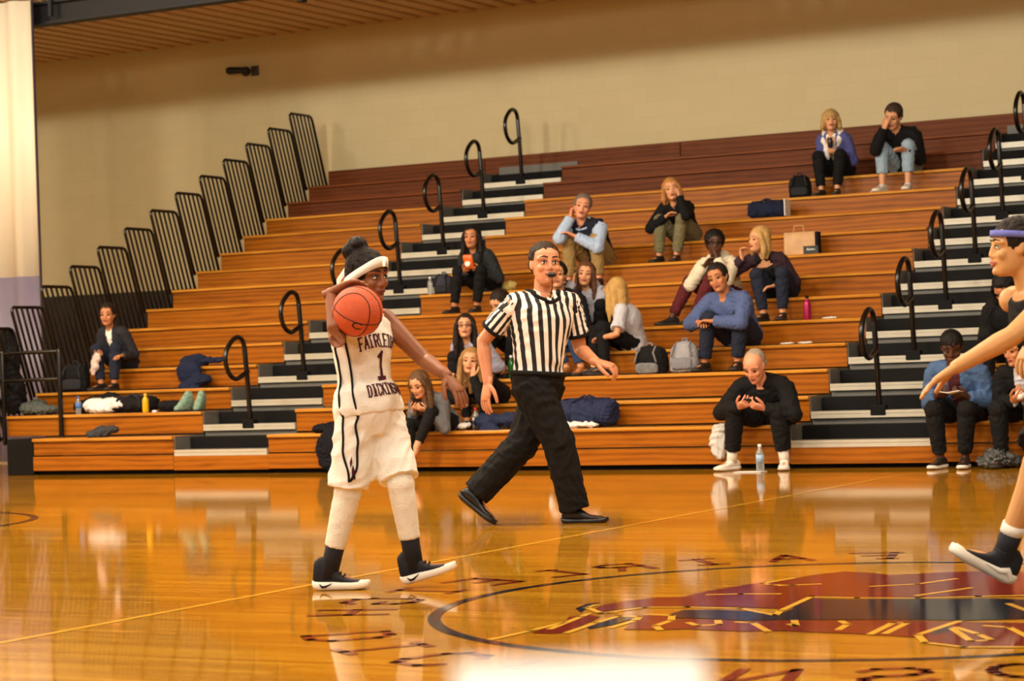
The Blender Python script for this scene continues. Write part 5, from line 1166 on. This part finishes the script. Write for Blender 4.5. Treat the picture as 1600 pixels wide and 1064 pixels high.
# -- middle bank, right half
backpack('backpack', 'black and grey backpack on the third bench, left of the grey one', (-9.56, 20.56, .892), .36, .22, .29, BKN, mat('pack_grey_print', (110, 110, 112), rough=.7, var=.6, scale=25), -.1, .15)
backpack('backpack', 'light grey backpack beside the man in the blue shirt', (-9.22, 20.58, .892), .30, .22, .32, GRN, cloth('grey_b', (122, 122, 128)), .1, -.1)
PB = bottle('steel_flask', 'magenta metal flask with black lid on a middle bench', (-8.29, 21.60, 1.383), .25, .040, mat('magenta_metal', (158, 22, 74), rough=.3, metal=.4, var=.05), BKN)
duffel('navy_sports_bag', 'navy sports bag on an upper bench under the black backpack', (-9.76, 24.28, 2.610), .46, .115, cloth('navy_c', (24, 32, 56)), NV, .05)
MB().box((0.236, 0, .115), (.012, .19, .19)).build('white_end_panel', WHC, bpy.data.objects['navy_sports_bag'], smooth=False)
backpack('backpack', 'black backpack with straps on the upper bench near top row woman', (-9.52, 24.72, 2.855), .27, .2, .27, BKN, CHAR, .2)
G_ = thing('shopping_bag', 'tan paper shopping bag with black band beside the blonde woman', 'bag', (-8.98, 23.30, 2.119), .08)
TANP = mat('tan_print', (196, 156, 110), rough=.6, var=.35, scale=9)
mb = MB(); mb.loft([(V((0, 0, z)), V((.195, 0, 0)), V((0, y, 0))) for z, y in ((0, .06), (.02, .065), (.2, .05), (.26, .03))], 20, .35); mb.build('bag_body', TANP, G_)
MB().rbox((.12, -.062, .055), (.17, .012, .09), .004).build('black_band', mat('band_black', (20, 26, 24), rough=.5), G_, smooth=False)
MB().rbox((.185, 0, .13), (.04, .115, .25), .008).build('dark_gusset', BKN, G_, smooth=False)
mb = MB(); strip(mb, [(-.045, .0), (-.03, .02), (-.02, -.005), (.0, .015), (.015, -.003), (.03, .012), (.045, .0)], .006, lambda u, v: (.12 + u, -.0692, .055 + v), .02); mb.build('scrawl', M_CAPW, G_)
MB().tube([(-.08, -.03, .25), (-.07, -.03, .33), (.03, -.03, .33), (.04, -.03, .25)], .006, 6).build('bag_handle', TANP, G_)
for x, y, k, lb in ((-8.30, .12, 4, 'scrap of white paper on the bench above the man with the phone'), (-8.10, .10, 4, 'pale paper scrap near the bench end above the man with the phone'), (-8.60, .10, 11, 'crumpled napkin on the bench between the two top row people'), (-8.05, .14, 5, 'small crumpled napkin right of the magenta flask')):
    heap('paper_scrap', lb, 'paper', (x, RY(k) + y, RZ(k)), [((0, 0, .012), (.07, .04, .012)), ((.05, .01, .014), (.05, .03, .012))], WHC, group='paper scraps', seed=int(-x * 10), wr=(.004, .05), voxel=.008)
heap('white_shirt', 'white shirt hanging off the lowest bench beside the man in tracksuit', 'clothing', (-8.30, 19.25, .13), [((0, 0, .12), (.10, .05, .16)), ((.02, .03, .25), (.11, .07, .05)), ((.0, .0, .02), (.07, .04, .07))], cloth('white_b', (206, 204, 198), .06), seed=41)
bottle('water_bottle', 'clear water bottle standing on the floor at the man\'s feet', (-7.70, 18.76, 0), .25, .036, M_CLEAR, M_CAPW, mat('label_pale_blue', (150, 180, 210), rough=.5))
tag(MB().rbox((0, 0, .004), (.26, .16, .006), .002).build('paper_sheet', mat('paper', (230, 228, 222), rough=.7), smooth=False), 'white sheet of paper on the floor by the water bottle', 'paper').location = (-7.78, 18.72, .001)
heap('grey_plastic_bag', 'crumpled grey bag on the floor at the right edge of bench', 'bag', (-5.62, 19.02, 0), [((0, 0, .09), (.13, .11, .10)), ((.10, .02, .07), (.10, .09, .07)), ((-.08, -.03, .06), (.10, .09, .06))], mat('bag_grey', (58, 60, 58), rough=.45, var=.4, scale=20), seed=43, wr=(.02, .09))
# -- things held in hands (each at the hands that hold it)
def between(key, w=.55):
    g = FIG[key]; p = (g.wr['R'] + g.hd['R'] * .085).lerp(g.wr['L'] + g.hd['L'] * .085, w); return V(g.root.location) + rotz(p, -PI / 2)
def phone(key, label, up=.02, w=.5):
    c = between(key, w) + V((0, -.01, up)); P_ = thing('smartphone', label, 'phone', c, 0, 'phones in hands'); M_ = Matrix.Rotation(.9, 3, 'X')
    MB().rbox((0, 0, 0), (.074, .010, .15), .004, M_).build('phone_case', M_BLKS, P_); MB().rbox(M_ @ V((0, .0056, 0)), (.066, .002, .138), .0008, M_).build('screen', mat('screen_glass', (24, 28, 34), rough=.1), P_)
phone('greyphone', 'phone held by the barefoot woman in grey'); phone('boyphone', 'phone held by the young man behind the referee'); phone('phoneman', 'black phone held by the man in the tracksuit')
c = between('purple'); CU = thing('drink_can', 'dark drink can held by woman in periwinkle jacket', 'can', c + V((0, -.02, -.04)))
MB().loft([(V((0, 0, z)), V((r, 0, 0)), V((0, r, 0))) for z, r in ((0, .024), (.008, .031), (.10, .031), (.115, .025))], 16).build('can_body', mat('can_dark', (50, 42, 44), rough=.3, metal=.5), CU); MB().loft([(V((0, 0, z)), V((r, 0, 0)), V((0, r, 0))) for z, r in ((.114, .026), (.118, .027), (.12, .02))], 16).build('can_lid', M_ALU, CU)
c = between('denim'); BK = thing('programme', 'open white programme held by the man in denim', 'booklet', c + V((0, -.03, .02)))
for k in (-1, 1): MB().rbox((k * .055, 0, .012), (.11, .15, .006), .002, Matrix.Rotation(-k * .15, 3, 'Y') @ Matrix.Rotation(-.12, 3, 'X')).build('page', mat('paper', (230, 228, 222)), BK, smooth=False)
c = between('rightedge'); heap('tape_roll', 'roll of white tape held by person at the right edge', 'tape', c + V((0, -.02, .0)), [((0, 0, 0), (.045, .03, .045))], WHC, wr=(.001, .05), voxel=.008)
# -- scorers' table card right in front of the lens
TBL = thing('scorers_table', 'narrow dark table at the courtside in front of the camera', 'table', (-.56, 1.02, 0), YAW)
MB().rbox((0, 0, .735), (1.5, .5, .03), .008).build('table_top', mat('laminate', (70, 62, 54), rough=.5), TBL, smooth=False)
for x in (-.7, .7):
    for y in (-.2, .2): MB().tube([(x, y, .0), (x, y, .72)], .016, 8).build('leg', M_STEEL, TBL)
CARD = thing('score_card', 'out of focus white card standing on the near table edge', 'card', (-.405, .800, .75), YAW)
M_ = Matrix.Rotation(-.95, 3, 'X')
MB().rbox(M_ @ V((0, 0, .0)) + V((0, .04, .1155)), (.112, .008, .20), .003, M_).build('card_face', mat('card_white', (246, 244, 238), rough=.6, var=.02), CARD, smooth=False)
MB().add([(-.05, -.035, 0), (.05, -.035, 0), (.05, .12, 0), (-.05, .12, 0), (-.05, .115, .150), (.05, .115, .150), (.05, -.03, .04), (-.05, -.03, .04)], [(0, 3, 2, 1), (0, 1, 6, 7), (3, 4, 5, 2), (7, 6, 5, 4), (0, 7, 4, 3), (1, 2, 5, 6)]).build('card_stand', M_CAPW, CARD, smooth=False)
